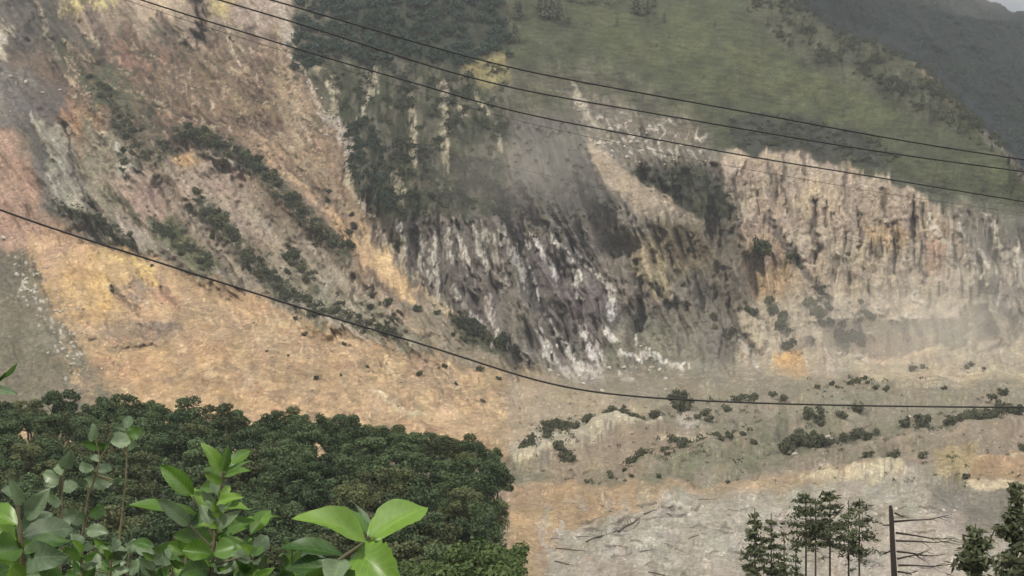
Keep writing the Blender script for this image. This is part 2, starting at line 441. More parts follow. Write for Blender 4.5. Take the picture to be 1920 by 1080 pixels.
# ground under the scrub of the green ribs: dark humus and moss between the bushes
for pts, w in [([(335, 245), (410, 275), (480, 312), (530, 365), (580, 410), (650, 475)], 17), ([(365, 375), (410, 420), (450, 465), (520, 540), (600, 592)], 16),
               ([(105, 385), (150, 410), (230, 450)], 11), ([(540, 470), (580, 520), (600, 560)], 12), ([(620, 580), (680, 610), (760, 640)], 9), ([(855, 605), (890, 625), (945, 660)], 13),
               ([(230, 300), (290, 300), (330, 280)], 12), ([(190, 350), (230, 380), (250, 400)], 10)]:
    stroke(pts, w, (92, 92, 68), 0.9, broken=-0.12, taper=False)
for pts, w in [([(300, 350), (390, 440), (470, 540)], 9), ([(420, 330), (500, 430), (600, 530), (720, 620)], 10), ([(560, 430), (640, 520), (740, 600)], 8)]:
    stroke(pts, w, (188, 172, 150), 0.8, broken=-0.05, taper=False)
# scarps, slumps and wash lines on the apron
region([(90, 470), (960, 700), (960, 850), (120, 780)], (164, 138, 108), 30, 0.55, speck=(0.1, 60))
region([(90, 470), (960, 700), (960, 850), (120, 780)], (222, 186, 136), 30, 0.55, speck=(0.22, 34))
region([(330, 580), (520, 610), (620, 660), (480, 670), (360, 640)], (180, 152, 120), 24, 0.6)
for pts, w, c, dz in [([(250, 505), (262, 520), (235, 540)], 4, (150, 118, 86), 3), ([(290, 530), (318, 552), (330, 572)], 5, (140, 108, 84), 4), ([(212, 545), (232, 566), (268, 588)], 4, (132, 106, 84), 4),
                      ([(340, 512), (372, 530), (400, 545)], 5, (156, 126, 96), 3), ([(395, 530), (412, 550)], 6, (150, 122, 98), 3), ([(130, 560), (150, 580), (165, 612)], 5, (176, 146, 108), 3), ([(170, 640), (220, 655), (300, 650)], 5, (166, 140, 110), 4),
                      ([(255, 610), (300, 606), (340, 612)], 6, (150, 130, 112), 3), ([(385, 590), (395, 625)], 4, (166, 140, 106), 2), ([(480, 600), (515, 608), (560, 640)], 5, (186, 150, 110), 3), ([(540, 590), (562, 610), (530, 630)], 6, (224, 196, 158), -3),
                      ([(600, 640), (680, 668), (760, 705)], 4, (172, 146, 112), 2), ([(700, 640), (760, 672), (840, 712)], 4, (176, 148, 112), 2), ([(640, 650), (700, 690), (730, 720)], 4, (180, 150, 116), 2), ([(760, 660), (810, 690), (880, 720)], 5, (170, 146, 116), 2), ([(820, 700), (880, 740), (950, 770)], 5, (164, 142, 116), 2)]:
    stroke(pts, w, c, 0.75, dz=dz, broken=-0.15)
for i in range(420):                           # slabs, wash marks and small slumps all over the apron
    x = rng.uniform(90, 955); y = rng.uniform(455, 830)
    if poly_sd(np.array([[x]]), np.array([[y]]), APRON)[0, 0] < 6 or poly_sd(np.array([[x]]), np.array([[y]]), TALUS)[0, 0] > -6: continue
    L = rng.uniform(8, 46); sl = rng.uniform(0.0, 0.35); c = [(238, 204, 152), (176, 142, 104), (160, 132, 106), (226, 190, 140), (196, 150, 112)][int(rng.integers(5))]
    stroke([(x, y), (x + L / 2, y + sl * L / 2 + rng.uniform(-3, 3)), (x + L, y + sl * L)], rng.uniform(1.6, 5.0), c, rng.uniform(0.3, 0.75), dz=rng.uniform(-1.2, 1.2), broken=-0.1)
for i in range(80):                            # runnels down the upper half of the apron
    x = rng.uniform(90, 900); y = np.interp(x, [60, 262, 480, 680, 860, 960], [470, 486, 562, 645, 695, 708]) + rng.uniform(0, 60); L = rng.uniform(25, 75)
    stroke([(x, y), (x + L * 0.25, y + L * 0.5), (x + L * 0.55, y + L)], rng.uniform(1.5, 3.2), [(168, 136, 98), (186, 150, 108), (228, 196, 146)][int(rng.integers(3))], rng.uniform(0.3, 0.6), dz=rng.uniform(0.6, 2.0))
for pts, w, c, dz in [([(376, -40), (378, 30), (380, 80)], 10, (112, 94, 82), 8), ([(165, -20), (180, 40), (195, 105)], 11, (112, 94, 84), 6), ([(120, -20), (140, 50), (160, 100)], 9, (120, 106, 94), 5), ([(470, 50), (480, 100), (488, 150)], 13, (116, 96, 84), 6), ([(455, 60), (440, 110)], 9, (150, 128, 106), 4),
                      ([(415, 70), (395, 85), (350, 90)], 11, (124, 104, 88), 4), ([(300, 30), (318, 60), (330, 110)], 9, (128, 110, 94), 5), ([(240, 40), (250, 80), (270, 120)], 12, (124, 98, 82), 4), ([(520, 60), (530, 120), (545, 190), (580, 260)], 13, (188, 164, 130), -4), ([(430, 60), (440, 100), (452, 120)], 5, (206, 190, 166), -3),
                      ([(340, 50), (345, 90)], 6, (200, 182, 158), -3), ([(60, -10), (90, 70), (110, 110)], 6, (168, 152, 132), -3), ([(280, 155), (300, 170), (275, 145)], 9, (96, 74, 60), 3), ([(330, 215), (420, 230), (520, 235)], 12, (116, 92, 78), 3), ([(290, 215), (380, 195), (480, 200)], 7, (150, 120, 96), -2),
                      ([(500, 295), (560, 345), (620, 405)], 8, (200, 168, 132), -3), ([(570, 330), (620, 380), (680, 450)], 8, (126, 108, 92), 4), ([(590, 260), (640, 340), (650, 380)], 8, (146, 116, 96), 3), ([(230, 285), (222, 310), (240, 330)], 8, (204, 194, 176), -4), ([(265, 300), (262, 330)], 6, (110, 98, 86), 4),
                      ([(395, 300), (420, 295), (450, 310)], 6, (206, 194, 176), -3), ([(540, 560), (620, 600), (700, 640)], 6, (186, 172, 150), -2), ([(690, 540), (760, 600), (830, 640)], 7, (182, 158, 132), -3), ([(640, 430), (700, 520), (740, 570)], 5, (128, 108, 90), 4), ([(765, 520), (830, 580), (900, 625)], 6, (196, 172, 138), -3)]:
    stroke(pts, w, c, 0.8, dz=dz, broken=-0.12)
for i in range(560):                           # pale ledges and dark cuts over the brown slope
    x = rng.uniform(110, 620); y = rng.uniform(60, 330); L = rng.uniform(6, 30)
    c = [(204, 184, 150), (92, 76, 64), (108, 84, 72), (190, 160, 132), (84, 88, 62), (98, 80, 66)][int(rng.integers(6))]
    stroke([(x, y), (x + L, y + rng.uniform(0.0, 0.5) * L)], rng.uniform(1.5, 5.0), c, rng.uniform(0.35, 0.8), dz=rng.uniform(-1.5, 1.5), broken=-0.05)
# ---- right: grassy mountain
CREST = [(1470, -60), (1492, 0), (1530, 35), (1570, 62), (1640, 85), (1700, 110), (1735, 135), (1770, 172), (1805, 205), (1850, 250), (1885, 282), (1930, 330), (2060, 420), (2400, 560)]
GRASS = [(960, -260), (1500, -260), (1530, 40), (1700, 115), (1770, 180), (1850, 260), (1930, 335), (2400, 600), (2400, 640), (1930, 440), (1800, 395), (1640, 335), (1560, 305), (1480, 285), (1380, 285), (1310, 280), (1200, 240), (1080, 210), (960, 230)]
region([(955, 180), (2400, 260), (2400, 760), (955, 760)], (136, 128, 114), 14, amp=1.4)
region(GRASS, (80, 85, 56), 9, amp=0.30)
region([(1080, 15), (1330, 30), (1560, 120), (1690, 215), (1600, 235), (1400, 190), (1150, 110)], (90, 95, 58), 30, 0.8)
region([(960, 120), (1150, 120), (1290, 190), (1330, 250), (1180, 230), (960, 235)], (98, 96, 76), 20, 0.9, amp=0.7)
region([(960, 20), (1600, 80), (1650, 250), (960, 200)], (76, 80, 54), 30, 0.7, speck=(0.12, 24))
region([(1330, -100), (1500, -60), (1720, 130), (1830, 260), (1720, 220), (1600, 165), (1450, 75)], (88, 88, 68), 12, 0.85, amp=0.9)
region([(1560, 70), (1700, 120), (1850, 270), (1790, 280), (1640, 180)], (74, 76, 56), 12, 0.7, speck=(-0.05, 20))
region([(1640, 320), (1930, 395), (1930, 470), (1830, 440), (1760, 380)], (98, 100, 84), 14, 0.9)
region([(960, 215), (1080, 215), (1110, 300), (1150, 400), (1060, 450), (960, 470)], (100, 97, 88), 18, 0.95)
region([(1060, 170), (1180, 200), (1330, 250), (1340, 300), (1230, 330), (1130, 280)], (132, 122, 108), 14, 0.85, amp=1.5)
region([(1070, 190), (1320, 240), (1330, 310), (1130, 300)], (205, 192, 178), 14, 0.95, speck=(0.28, 11))
region([(1180, 320), (1300, 310), (1370, 350), (1385, 420), (1300, 400), (1230, 370)], (82, 84, 66), 12, 0.95)
region([(1366, 225), (1500, 215), (1640, 262), (1660, 320), (1560, 300), (1480, 285), (1375, 290)], (66, 66, 58), 12, 0.95)
CHUTE = [(1099, 260), (1118, 272), (1150, 300), (1190, 330), (1262, 372), (1312, 408), (1330, 440), (1290, 432), (1200, 402), (1140, 355), (1108, 310)]
region(CHUTE, (180, 162, 138), 5, amp=0.5)
stroke([(1070, 150), (1082, 180), (1100, 215), (1125, 240), (1140, 262)], 6, (176, 166, 142), 0.85)
# grey rock and gullies below
region([(955, 400), (1160, 390), (1400, 440), (1420, 600), (1340, 700), (1280, 740), (955, 740)], (132, 124, 112), 20, amp=1.7)
region([(970, 450), (1060, 440), (1165, 520), (1180, 640), (1090, 640), (1000, 560)], (124, 113, 112), 20, 0.85)
region([(1130, 400), (1180, 390), (1230, 560), (1190, 640), (1150, 560)], (142, 130, 116), 14, 0.85)
region([(1160, 425), (1215, 440), (1258, 500), (1262, 555), (1230, 565), (1190, 510)], (172, 156, 122), 6, 0.95, amp=1.2)
region([(1215, 420), (1330, 420), (1340, 500), (1270, 520)], (144, 128, 96), 14, 0.85)
region([(1300, 420), (1400, 450), (1420, 620), (1340, 560)], (124, 114, 98), 14, 0.9)
region([(1130, 590), (1330, 590), (1330, 720), (1200, 740), (1120, 690)], (138, 134, 114), 18, 0.85, amp=0.9)
for (pts, w) in [([(963, 470), (985, 510), (1005, 560)], 11), ([(1000, 440), (1025, 490), (1040, 525)], 6), ([(1040, 440), (1060, 475), (1080, 520), (1085, 560)], 8), ([(1010, 560), (1030, 610), (1075, 665), (1100, 720)], 6), ([(1010, 625), (1030, 660), (1070, 705), (1100, 745)], 10), ([(1090, 620), (1108, 650), (1128, 690)], 11), ([(1080, 680), (1110, 700), (1150, 745)], 12), ([(1125, 520), (1150, 550), (1145, 600)], 8), ([(1140, 610), (1152, 640)], 8), ([(1155, 660), (1200, 675), (1240, 672)], 6), ([(1150, 730), (1200, 742), (1230, 748)], 10), ([(1195, 630), (1200, 655)], 4), ([(1085, 480), (1100, 500), (1130, 520)], 5), ([(1160, 700), (1190, 720), (1205, 745)], 7), ([(1220, 660), (1260, 690), (1290, 680)], 5), ([(965, 430), (985, 455)], 5)]:
    stroke(pts, w * 1.15, (228, 220, 210), 0.95, dz=-2.0, broken=-0.06)
# cliff of tan and pink rock
CLIFF = [(1345, 318), (1368, 290), (1420, 283), (1482, 286), (1560, 308), (1640, 332), (1700, 352), (1745, 380), (1792, 420), (1815, 460), (1830, 540), (1700, 560), (1560, 520), (1470, 480), (1420, 510), (1395, 450), (1375, 380)]
CLIFF_SLOPE = [(1380, 400), (1800, 400), (1850, 520), (1930, 600), (1930, 720), (1400, 720), (1420, 560)]
region(CLIFF_SLOPE, (186, 168, 142), 26, 0.95, amp=0.9)
region(CLIFF, (188, 169, 147), 6, amp=0.85)
region([(1350, 300), (1480, 290), (1500, 380), (1400, 400)], (188, 168, 146), 12, 0.8)
region([(1500, 320), (1560, 340), (1570, 400), (1510, 400)], (204, 180, 146), 12, 0.7)
region([(1610, 420), (1700, 425), (1700, 470), (1620, 470)], (198, 166, 122), 12, 0.8)
region([(1735, 445), (1772, 450), (1772, 505), (1742, 510)], (204, 160, 128), 8, 0.8)
region([(1530, 430), (1720, 480), (1760, 560), (1560, 540)], (188, 172, 148), 16, 0.8)
region([(1390, 420), (1470, 440), (1500, 560), (1420, 580), (1395, 500)], (182, 156, 130), 12, 0.9)
region([(1420, 500), (1475, 500), (1480, 560), (1430, 570)], (190, 160, 116), 10, 0.8)
region([(1400, 560), (1640, 560), (1880, 560), (1930, 620), (1930, 720), (1380, 720)], (190, 174, 148), 24, 0.9, amp=0.5)
region([(1480, 540), (1620, 560), (1640, 660), (1520, 660)], (172, 156, 134), 16, 0.7)
region([(1448, 662), (1505, 660), (1515, 702), (1460, 708)], (226, 172, 96), 8, 0.9)
region([(1600, 640), (1760, 620), (1760, 670), (1620, 690)], (212, 182, 142), 14, 0.8)
region([(1720, 630), (1755, 628), (1756, 650), (1722, 652)], (232, 208, 170), 5, 0.9)
region([(1780, 380), (1850, 400), (1930, 470), (2400, 560), (2400, 640), (1930, 620), (1840, 560)], (142, 132, 118), 14, 0.9, amp=1.8)
for (x, y0, y1, w, dz) in [(1527, 385, 490, 7, 6), (1383, 335, 425, 5, 5), (1583, 308, 345, 8, 5), (1508, 288, 320, 7, 4), (1395, 300, 340, 5, 3), (1440, 300, 345, 4, 3), (1612, 400, 470, 4, 4), (1660, 355, 400, 6, 4), (1675, 420, 520, 5, 4), (1715, 380, 450, 6, 4), (1728, 460, 540, 5, 4), (1470, 290, 400, 4, 4), (1550, 380, 420, 4, 3), (1345, 315, 330, 6, 4)]:
    stroke([(x, y0), (x + rng.uniform(-3, 3), (y0 + y1) / 2), (x + rng.uniform(-2, 6), y1)], w, (118, 102, 90), 0.85, dz=dz)  # cliff chimneys: cut into the relief, their shade also put into the colour
for (pts, w) in [([(1735, 400), (1755, 430), (1780, 470), (1810, 540)], 7), ([(1800, 420), (1815, 470), (1825, 540)], 9), ([(1850, 400), (1868, 440), (1880, 520)], 6), ([(1885, 470), (1895, 540)], 7), ([(1905, 460), (1915, 540)], 6), ([(1865, 500), (1872, 570)], 6), ([(1840, 470), (1845, 530)], 5), ([(1895, 560), (1900, 600)], 6), ([(1920, 500), (1935, 580)], 8)]:
    stroke(pts, w, (206, 194, 176), 0.85, dz=-2.5, broken=0.0)
stroke([(1440, 400), (1480, 470), (1530, 530), (1560, 570)], 9, (108, 98, 88), 0.8, dz=4)
stroke([(1350, 500), (1365, 560), (1400, 640), (1420, 700)], 8, (116, 104, 90), 0.7, dz=4)
stroke([(1380, 620), (1415, 680), (1425, 700)], 5, (206, 196, 182), 0.8)
stroke([(1560, 600), (1580, 640), (1590, 655)], 6, (198, 186, 168), 0.8)
for (x, y) in [(1645, 580), (1688, 594), (1715, 551), (1718, 565), (1682, 600), (1710, 600), (1620, 625), (1612, 672)]:
    stroke([(x, y), (x + 12, y + 2)], 5, (226, 212, 190), 0.9, dz=-2.0, taper=False)
# ---- right: valley floor
region([(985, 705), (1930, 690), (2400, 690), (2400, 1300), (950, 1300), (950, 880), (985, 835), (962, 800), (1010, 765), (965, 735)], (156, 145, 122), 26, amp=0.25)
region([(955, 690), (1010, 700), (1060, 730), (1000, 760), (1040, 800), (980, 830), (955, 840)], (190, 164, 130), 22, 0.7)
region([(955, 720), (1180, 745), (1250, 770), (1080, 800), (955, 830)], (184, 166, 138), 14, 0.8)
region([(955, 830), (1050, 805), (1140, 790), (1180, 795), (1080, 830), (960, 870)], (196, 186, 160), 8, 0.9)
stroke([(965, 875), (1020, 850), (1090, 832), (1150, 805), (1190, 795), (1240, 800)], 8, (216, 204, 172), 0.85, broken=-0.1)
region([(1260, 775), (1300, 780), (1320, 800), (1270, 805)], (206, 194, 176), 8, 0.85)
region([(1060, 840), (1230, 800), (1330, 850), (1200, 910), (1000, 905)], (168, 148, 124), 14, 0.7)
region([(960, 880), (1200, 900), (1480, 790), (1700, 790), (1700, 840), (1480, 880), (1300, 930), (960, 920)], (132, 130, 104), 20, 0.85, speck=(-0.12, 34))
region([(1440, 720), (1930, 700), (1930, 770), (1480, 800), (1300, 770)], (160, 152, 130), 20, 0.6, speck=(0.0, 30))
region([(1600, 690), (1930, 690), (1930, 715), (1620, 720)], (200, 182, 150), 10, 0.8)
region([(1480, 860), (1700, 820), (1930, 800), (1930, 880), (1700, 880), (1500, 900)], (166, 148, 126), 14, 0.7)
region([(955, 915), (1060, 908), (1260, 922), (1250, 950), (1130, 985), (1050, 1005), (1020, 1100), (955, 1100)], (186, 157, 120), 18, amp=0.2)
region([(955, 960), (1060, 960), (1050, 990), (955, 1000)], (206, 172, 126), 12, 0.7)
RUBBLE = [(1250, 935), (1350, 920), (1480, 925), (1560, 905), (1640, 890), (1730, 888), (1765, 950), (1930, 990), (2400, 1000), (2400, 1300), (1000, 1300), (1025, 1060), (1050, 1005), (1180, 968)]
region(RUBBLE, (178, 168, 150), 22, amp=0.5)
region([(1020, 950), (1260, 930), (1800, 880), (2000, 1000), (2000, 1100), (1000, 1100)], (190, 182, 166), 20, 0.8, speck=(0.05, 30))
region([(1180, 960), (1450, 940), (1420, 1060), (1080, 1060)], (194, 186, 170), 20, 0.8)
region([(1100, 950), (1500, 930), (1700, 1080), (1060, 1080)], (150, 142, 128), 12, 0.5, speck=(0.2, 12))
region([(1245, 905), (1480, 890), (1640, 880), (1560, 905), (1480, 925), (1260, 925)], (198, 170, 134), 8, 0.8)
stroke([(1500, 905), (1600, 895), (1700, 888)], 9, (220, 204, 168), 0.85, broken=-0.1)
region([(1740, 905), (1900, 915), (1905, 1010), (1800, 1010), (1745, 960)], (142, 134, 122), 10, 0.9)
region([(1750, 840), (1830, 840), (1828, 895), (1755, 900)], (184, 164, 116), 8, 0.85)
region([(1820, 860), (1930, 850), (1930, 905), (1825, 905)], (186, 154, 112), 10, 0.85)
stroke([(1825, 868), (1860, 864), (1925, 860)], 5, (218, 200, 168), 0.85)
stroke([(1820, 908), (1870, 912), (1920, 905)], 6, (222, 202, 168), 0.85)
region([(1560, 980), (1800, 960), (1850, 1100), (1560, 1100)], (198, 184, 170), 20, 0.6)
for i in range(60):                            # short thin dark streaks across the rubble
    x = rng.uniform(1060, 1720); y = rng.uniform(945, 1075); L = rng.uniform(12, 45)
    stroke([(x, y), (x + L * 0.5, y - rng.uniform(-3, 5)), (x + L, y + rng.uniform(-8, 5))], rng.uniform(1.4, 2.6), (118, 108, 96), 0.8, warp=False)
# hummocks: olive herb cover, grey silt and pale scars across the valley floor
for pts, w, c in [([(1440, 770), (1560, 755), (1700, 745)], 9, (150, 146, 122)), ([(1270, 800), (1420, 790), (1560, 770)], 9, (140, 136, 112)), ([(1190, 880), (1300, 865), (1420, 850)], 14, (136, 136, 108)), ([(1430, 880), (1560, 860), (1700, 845), (1800, 830)], 8, (138, 130, 108)),
                  ([(1540, 830), (1620, 822), (1680, 832)], 8, (126, 120, 100)), ([(1240, 820), (1320, 812), (1400, 818)], 5, (204, 190, 160)), ([(1480, 890), (1620, 866), (1700, 868)], 5, (196, 178, 150)), ([(1680, 850), (1760, 835), (1900, 830)], 6, (156, 142, 120)), ([(970, 800), (1060, 790), (1130, 775)], 7, (160, 150, 126)),
                  ([(1690, 730), (1800, 728), (1920, 735)], 7, (190, 176, 148)), ([(1640, 765), (1740, 770), (1900, 760)], 6, (150, 144, 122))]:
    stroke(pts, w, c, 0.8, broken=-0.08)
# far mountain behind the crest
FAR = [(1470, -300)] + CREST[1:] + [(2500, 560), (2500, -300)]
FARSD = poly_sd(GX + 5 * perlin(GX / 14, GY / 14, 77), GY + 8 * fbm(GX / 22, GY / 22, 3, 78), FAR)
fm = sstep(-2, 6, FARSD)
fcol = alb((24, 40, 40)) * (1 + 0.5 * fbm(GX / 60, GY / 90, 4, 55))[..., None]
C += (fcol - C) * fm[..., None]
AMP += (0.9 - AMP) * fm

grassm = sstep(0, 16, poly_sd(GX, GY, GRASS)) * (1 - fm)
terr = fbm(GX / 34 + GY / 60, GY / 4.5 - GX / 40, 3, 230)
C *= (1 + grassm * (0.55 * np.clip(terr, -1, 0.4) + 0.42 * fbm(GX / 50, GY / 34, 4, 233)))[..., None]
# ---- fine colour break-up that belongs to the ground itself
tone = fbm(WX / 38, WY / 46, 4, 60)
fine = fbm(GX / 6, GY / 7, 3, 64)
strat = fbm(WX / 60 + WY / 300, WY / 5.0, 3, 68)      # faint bedding and washed lines along the contour
calm = np.clip(1.2 - AMP, 0, 1)
C *= (1 + 0.24 * tone + 0.20 * fine * (0.35 + 0.65 * np.clip(AMP, 0, 1)) + 0.13 * strat * calm + 0.34 * STREAK * rough * np.clip(AMP, 0.3, 1.2))[..., None]
C[..., 0] *= 1 + 0.06 * fbm(WX / 60, WY / 60, 3, 71)
C[..., 2] *= 1 + 0.09 * fbm(WX / 45, WY / 45, 3, 74)
stone = perlin(GX / 4.2, GY / 3.6, 76) + 0.35 * fbm(GX / 50, GY / 50, 2, 77)    # loose pale stones and dark tufts too small to pick out
bare = np.clip(C.mean(-1) / 0.10, 0, 1) * (1 - fm)
C += (np.clip(C * 1.75, 0, 0.6) - C) * (sstep(0.52, 0.75, stone) * 0.75 * bare)[..., None]
C += (C * 0.5 - C) * (sstep(0.5, 0.75, -stone) * 0.7 * np.clip(AMP + 0.2, 0, 1))[..., None]
np.clip(C, 0.008, 0.8, out=C)

# ---- relief: gullies and ribs that follow the fall line of each part of the face
R1 = along_fall(58, 260, 80, 2, ridged)
R2 = along_fall(21, 130, 86, 3, ridged)
R3 = along_fall(9, 46, 90, 2, fbm)
lump = fbm(WX / 26, WY / 22, 3, 92)
A_ = face * AMP
D += A_ * (-(R1 - 0.45) * 13 - (R2 - 0.45) * 7.0 - R3 * 2.2 - lump * 2.4)
D += face * (1 - np.clip(AMP, 0, 1)) * (-fbm(GX / 40, GY / 26, 4, 101) * 2.6 - 0.8 * strat)
D += face * (-fbm(GX / 260, GY / 300, 3, 99)) * 22
def rotated(ang, fx, fy, seed, oct=4):
    c, s_ = math.cos(ang), math.sin(ang)
    return ridged((WX * c + WY * s_) / fx, (-WX * s_ + WY * c) / fy, oct, seed)
# broad spurs and gullies
SPUR = 1.5
for pts, w, dz in [([(330, 240), (480, 310), (560, 390), (650, 480), (740, 580)], 20, -12), ([(360, 370), (440, 450), (520, 540), (620, 610)], 20, -10),
                   ([(105, 380), (230, 440), (330, 480), (430, 530)], 18, -9), ([(420, 330), (500, 430), (600, 530), (720, 620)], 18, 9),
                   ([(300, 350), (390, 440), (470, 540)], 16, 9), ([(60, 200), (110, 300), (150, 410)], 16, -9), ([(130, 250), (170, 380)], 9, 8),
                   ([(375, -60), (378, 75)], 12, 12), ([(140, -20), (165, 60), (185, 100)], 14, -10), ([(35, -20), (60, 60), (100, 110)], 18, 12),
                   ([(660, 210), (690, 330), (740, 420)], 26, -10), ([(1130, 360), (1200, 470), (1250, 560)], 18, -8), ([(1160, 430), (1200, 520), (1200, 620)], 10, 8),
                   ([(1350, 300), (1370, 380), (1400, 460)], 14, -16), ([(1320, 420), (1380, 520), (1420, 640)], 16, -8), ([(1800, 400), (1850, 520), (1880, 620)], 20, -8),
                   ([(1210, 330), (1300, 400), (1360, 460)], 16, 10), ([(960, 300), (1020, 420), (1100, 560), (1180, 700)], 22, -8), ([(940, 380), (1000, 540), (1060, 700)], 18, 9)]:
    stroke(pts, w, None, 0, dz=dz * SPUR, taper=False)
cl = sstep(-8, 14, poly_sd(WX, WY, CLIFF)) * sstep(560, 400, GY)
D += cl * (-10 - 3.0 * np.round(fbm(WX / 24, WY / 70, 2, 104) * 4) / 4 * 1.6 - 1.6 * np.round(fbm(WX / 90, WY / 13, 2, 107) * 5) / 5)
D += fm * 520 * sstep(0, 26, FARSD) + fm * 450 * sstep(20, 400, FARSD)
D += fm * (-60 * (rotated(math.radians(-40), 120, 500, 111, 4) - 0.5))
# vertical lumps of the flat valley floor
Hz = (fbm(WX / 120, WY / 34, 3, 120) * 5.0 + fbm(WX / 26, WY / 9, 2, 124) * 0.6) * (1 - face)
def mound(pts, w, h):                          # a bank or terrace edge of the valley floor
    s = box(pts, w * 3 + 30); d_, _ = seg_dist(WX[s], WY[s], pts); Hz[s] += h * np.exp(-(d_ / w) ** 2) * (1 - face[s])
for pts, w, h in [([(960, 872), (1050, 838), (1150, 800), (1240, 797)], 13, 5.0), ([(1180, 895), (1300, 850), (1480, 805), (1700, 755), (1920, 735)], 14, 5.0), ([(1430, 885), (1560, 850), (1700, 832), (1920, 800)], 14, 5.0),
                  ([(1500, 905), (1640, 885), (1740, 888)], 12, 4.0), ([(960, 925), (1150, 915), (1280, 925)], 10, 3.0), ([(1270, 770), (1400, 760), (1560, 735), (1720, 722)], 9, 4.0), ([(1740, 905), (1850, 868), (1930, 860)], 12, 3.0)]:
    mound(pts, w, h)
for pts, w, h in [([(1240, 830), (1400, 800), (1600, 765)], 12, -4.0), ([(1300, 905), (1480, 862), (1650, 850)], 12, -3.5), ([(1060, 885), (1180, 870)], 12, -3.0), ([(1780, 925), (1880, 960)], 20, -3.0)]:
    mound(pts, w, h)
sc_ = (D / 700.0)
PX = (GX - 960) / F * D; PY = D.copy(); PZ = (540 - GY) / F * D + Hz * np.clip(sc_, 0.3, 1)

verts = np.stack([PX, PY, PZ], -1).reshape(-1, 3)
ii = np.arange(NR * NC).reshape(NR, NC)
quads = np.stack([ii[1:, :-1], ii[1:, 1:], ii[:-1, 1:], ii[:-1, :-1]], -1)
cx = (GX[1:, :-1] + GX[1:, 1:]) / 2; cy = (GY[1:, :-1] + GY[:-1, :-1]) / 2
skyline = cy < (cx - 1850) * 0.34 + 8 * np.asarray(perlin(cx / 30, cy * 0, 130))   # the far mountain's own crest
skyline &= cx > 1780
is_apron = (poly_sd(cx, cy, APRON) > 0) & ~(poly_sd(cx, cy, TALUS) > 0)
is_floor = (cy > 715) & (cx >= 958)
is_far = (FARSD[1:, :-1] > 10)
kindmap = np.zeros(cx.shape, int); kindmap[is_apron] = 1; kindmap[is_floor] = 2; kindmap[is_far] = 3
kindmap[skyline] = -1
for k, (nm, mt) in enumerate([("mountainside", M_SOIL), ("landslide_apron_ground", M_SOIL), ("valley_floor", M_FLOOR), ("far_mountain", M_SOIL)]):
    q = quads[kindmap == k]
    used, inv = np.unique(q, return_inverse=True)
    me = new_mesh(nm, verts[used], inv.reshape(-1, 4), True)
    ca = me.color_attributes.new("Col", 'FLOAT_COLOR', 'POINT')
    cc = np.ones((len(used), 4), np.float32); cc[:, :3] = C.reshape(-1, 3)[used]
    ca.data.foreach_set("color", cc.ravel())
    tag(add(nm, me, None, mt), kind="structure")

def at(px, py):
    """The point of the ground that is seen at this place of the photograph."""
    c = np.clip(np.searchsorted(xs, px) - 1, 0, NC - 2); r = np.clip(np.searchsorted(ys, py) - 1, 0, NR - 2)
    fx = (px - xs[c]) / (xs[c + 1] - xs[c]); fy = (py - ys[r]) / (ys[r + 1] - ys[r])
    def L(A): return (A[r, c] * (1 - fx) + A[r, c + 1] * fx) * (1 - fy) + (A[r + 1, c] * (1 - fx) + A[r + 1, c + 1] * fx) * fy
    return Vector((float(L(PX)), float(L(PY)), float(L(PZ))))

# ------------------------------------------------------------------ the near hill we stand on and the wooded knoll
def crest_row(px):
    return np.interp(px, [-600, 0, 60, 130, 290, 400, 560, 700, 800, 870, 950, 1000], [735, 738, 745, 752, 742, 752, 762, 782, 800, 812, 828, 850])
def knoll_canopy(X, d):                        # height of the tree tops over the knoll
    px = 960 + X / d * F
    z_far = -(crest_row(px) - 540) / F * 262
    return -34.0 + (z_far + 34.0) * np.clip((d - 135) / 125.0, -0.5, 1.0)
def near_ground(X, d):
    z = -1.75 - 0.36 * np.maximum(d - 0.6, 0) + 0.25 * fbm(X / 9, d / 9, 3, 140) * np.clip(d / 10, 0, 1)
    zr = np.maximum(z, -84)
    kn = knoll_canopy(X, np.maximum(d, 60)) - 9.5
    kn = np.where(d > 264, kn - (d - 264) * 1.2, kn)
    zl = np.maximum(zr, kn + 0.6 * fbm(X / 12, d / 12, 3, 144))
    w = sstep(0.3, -3.2, X + 1.5 * perlin(d / 14, X * 0, 150)) * sstep(70, 110, d)
    return zr * (1 - w) + zl * w
th = np.linspace(-0.75, 0.75, 150); dr = np.concatenate([[-6, -2], np.geomspace(0.3, 320, 150)])
TH, DR = np.meshgrid(th, dr)
HX = TH * (np.abs(DR) + 3); HZ = near_ground(HX, DR)
vv = np.stack([HX, DR, HZ], -1).reshape(-1, 3)
ii = np.arange(TH.size).reshape(TH.shape)
qq = np.stack([ii[:-1, :-1], ii[:-1, 1:], ii[1:, 1:], ii[1:, :-1]], -1).reshape(-1, 4)
M_NEAR = plain_material("leafy_hillside_soil", (0.035, 0.040, 0.018), 0.95, 0.4, 0.8, 0.5)
tag(add("near_hillside", new_mesh("near_hillside", vv, qq, True), None, M_NEAR), kind="structure")

# ------------------------------------------------------------------ foliage builders
def rand_unit(n, r):
    v = r.normal(size=(n, 3)); return v / np.linalg.norm(v, axis=1, keepdims=True)

def leaf_quads(cen, nrm, size, r, aspect=0.6):
    """One small bent leaf-clump face (two triangles' worth of quad) at each centre."""
    n = len(cen)
    a = np.cross(nrm, rand_unit(n, r)); a /= np.linalg.norm(a, axis=1, keepdims=True) + 1e-9
    b = np.cross(nrm, a)
    s = np.asarray(size)[:, None]
    p0 = cen - a * s; p2 = cen + a * s
    p1 = cen + b * s * aspect + nrm * s * 0.18; p3 = cen - b * s * aspect - nrm * s * 0.12
    v = np.stack([p0, p1, p2, p3], 1).reshape(-1, 3)
    f = np.arange(4 * n).reshape(n, 4)
    return v, f

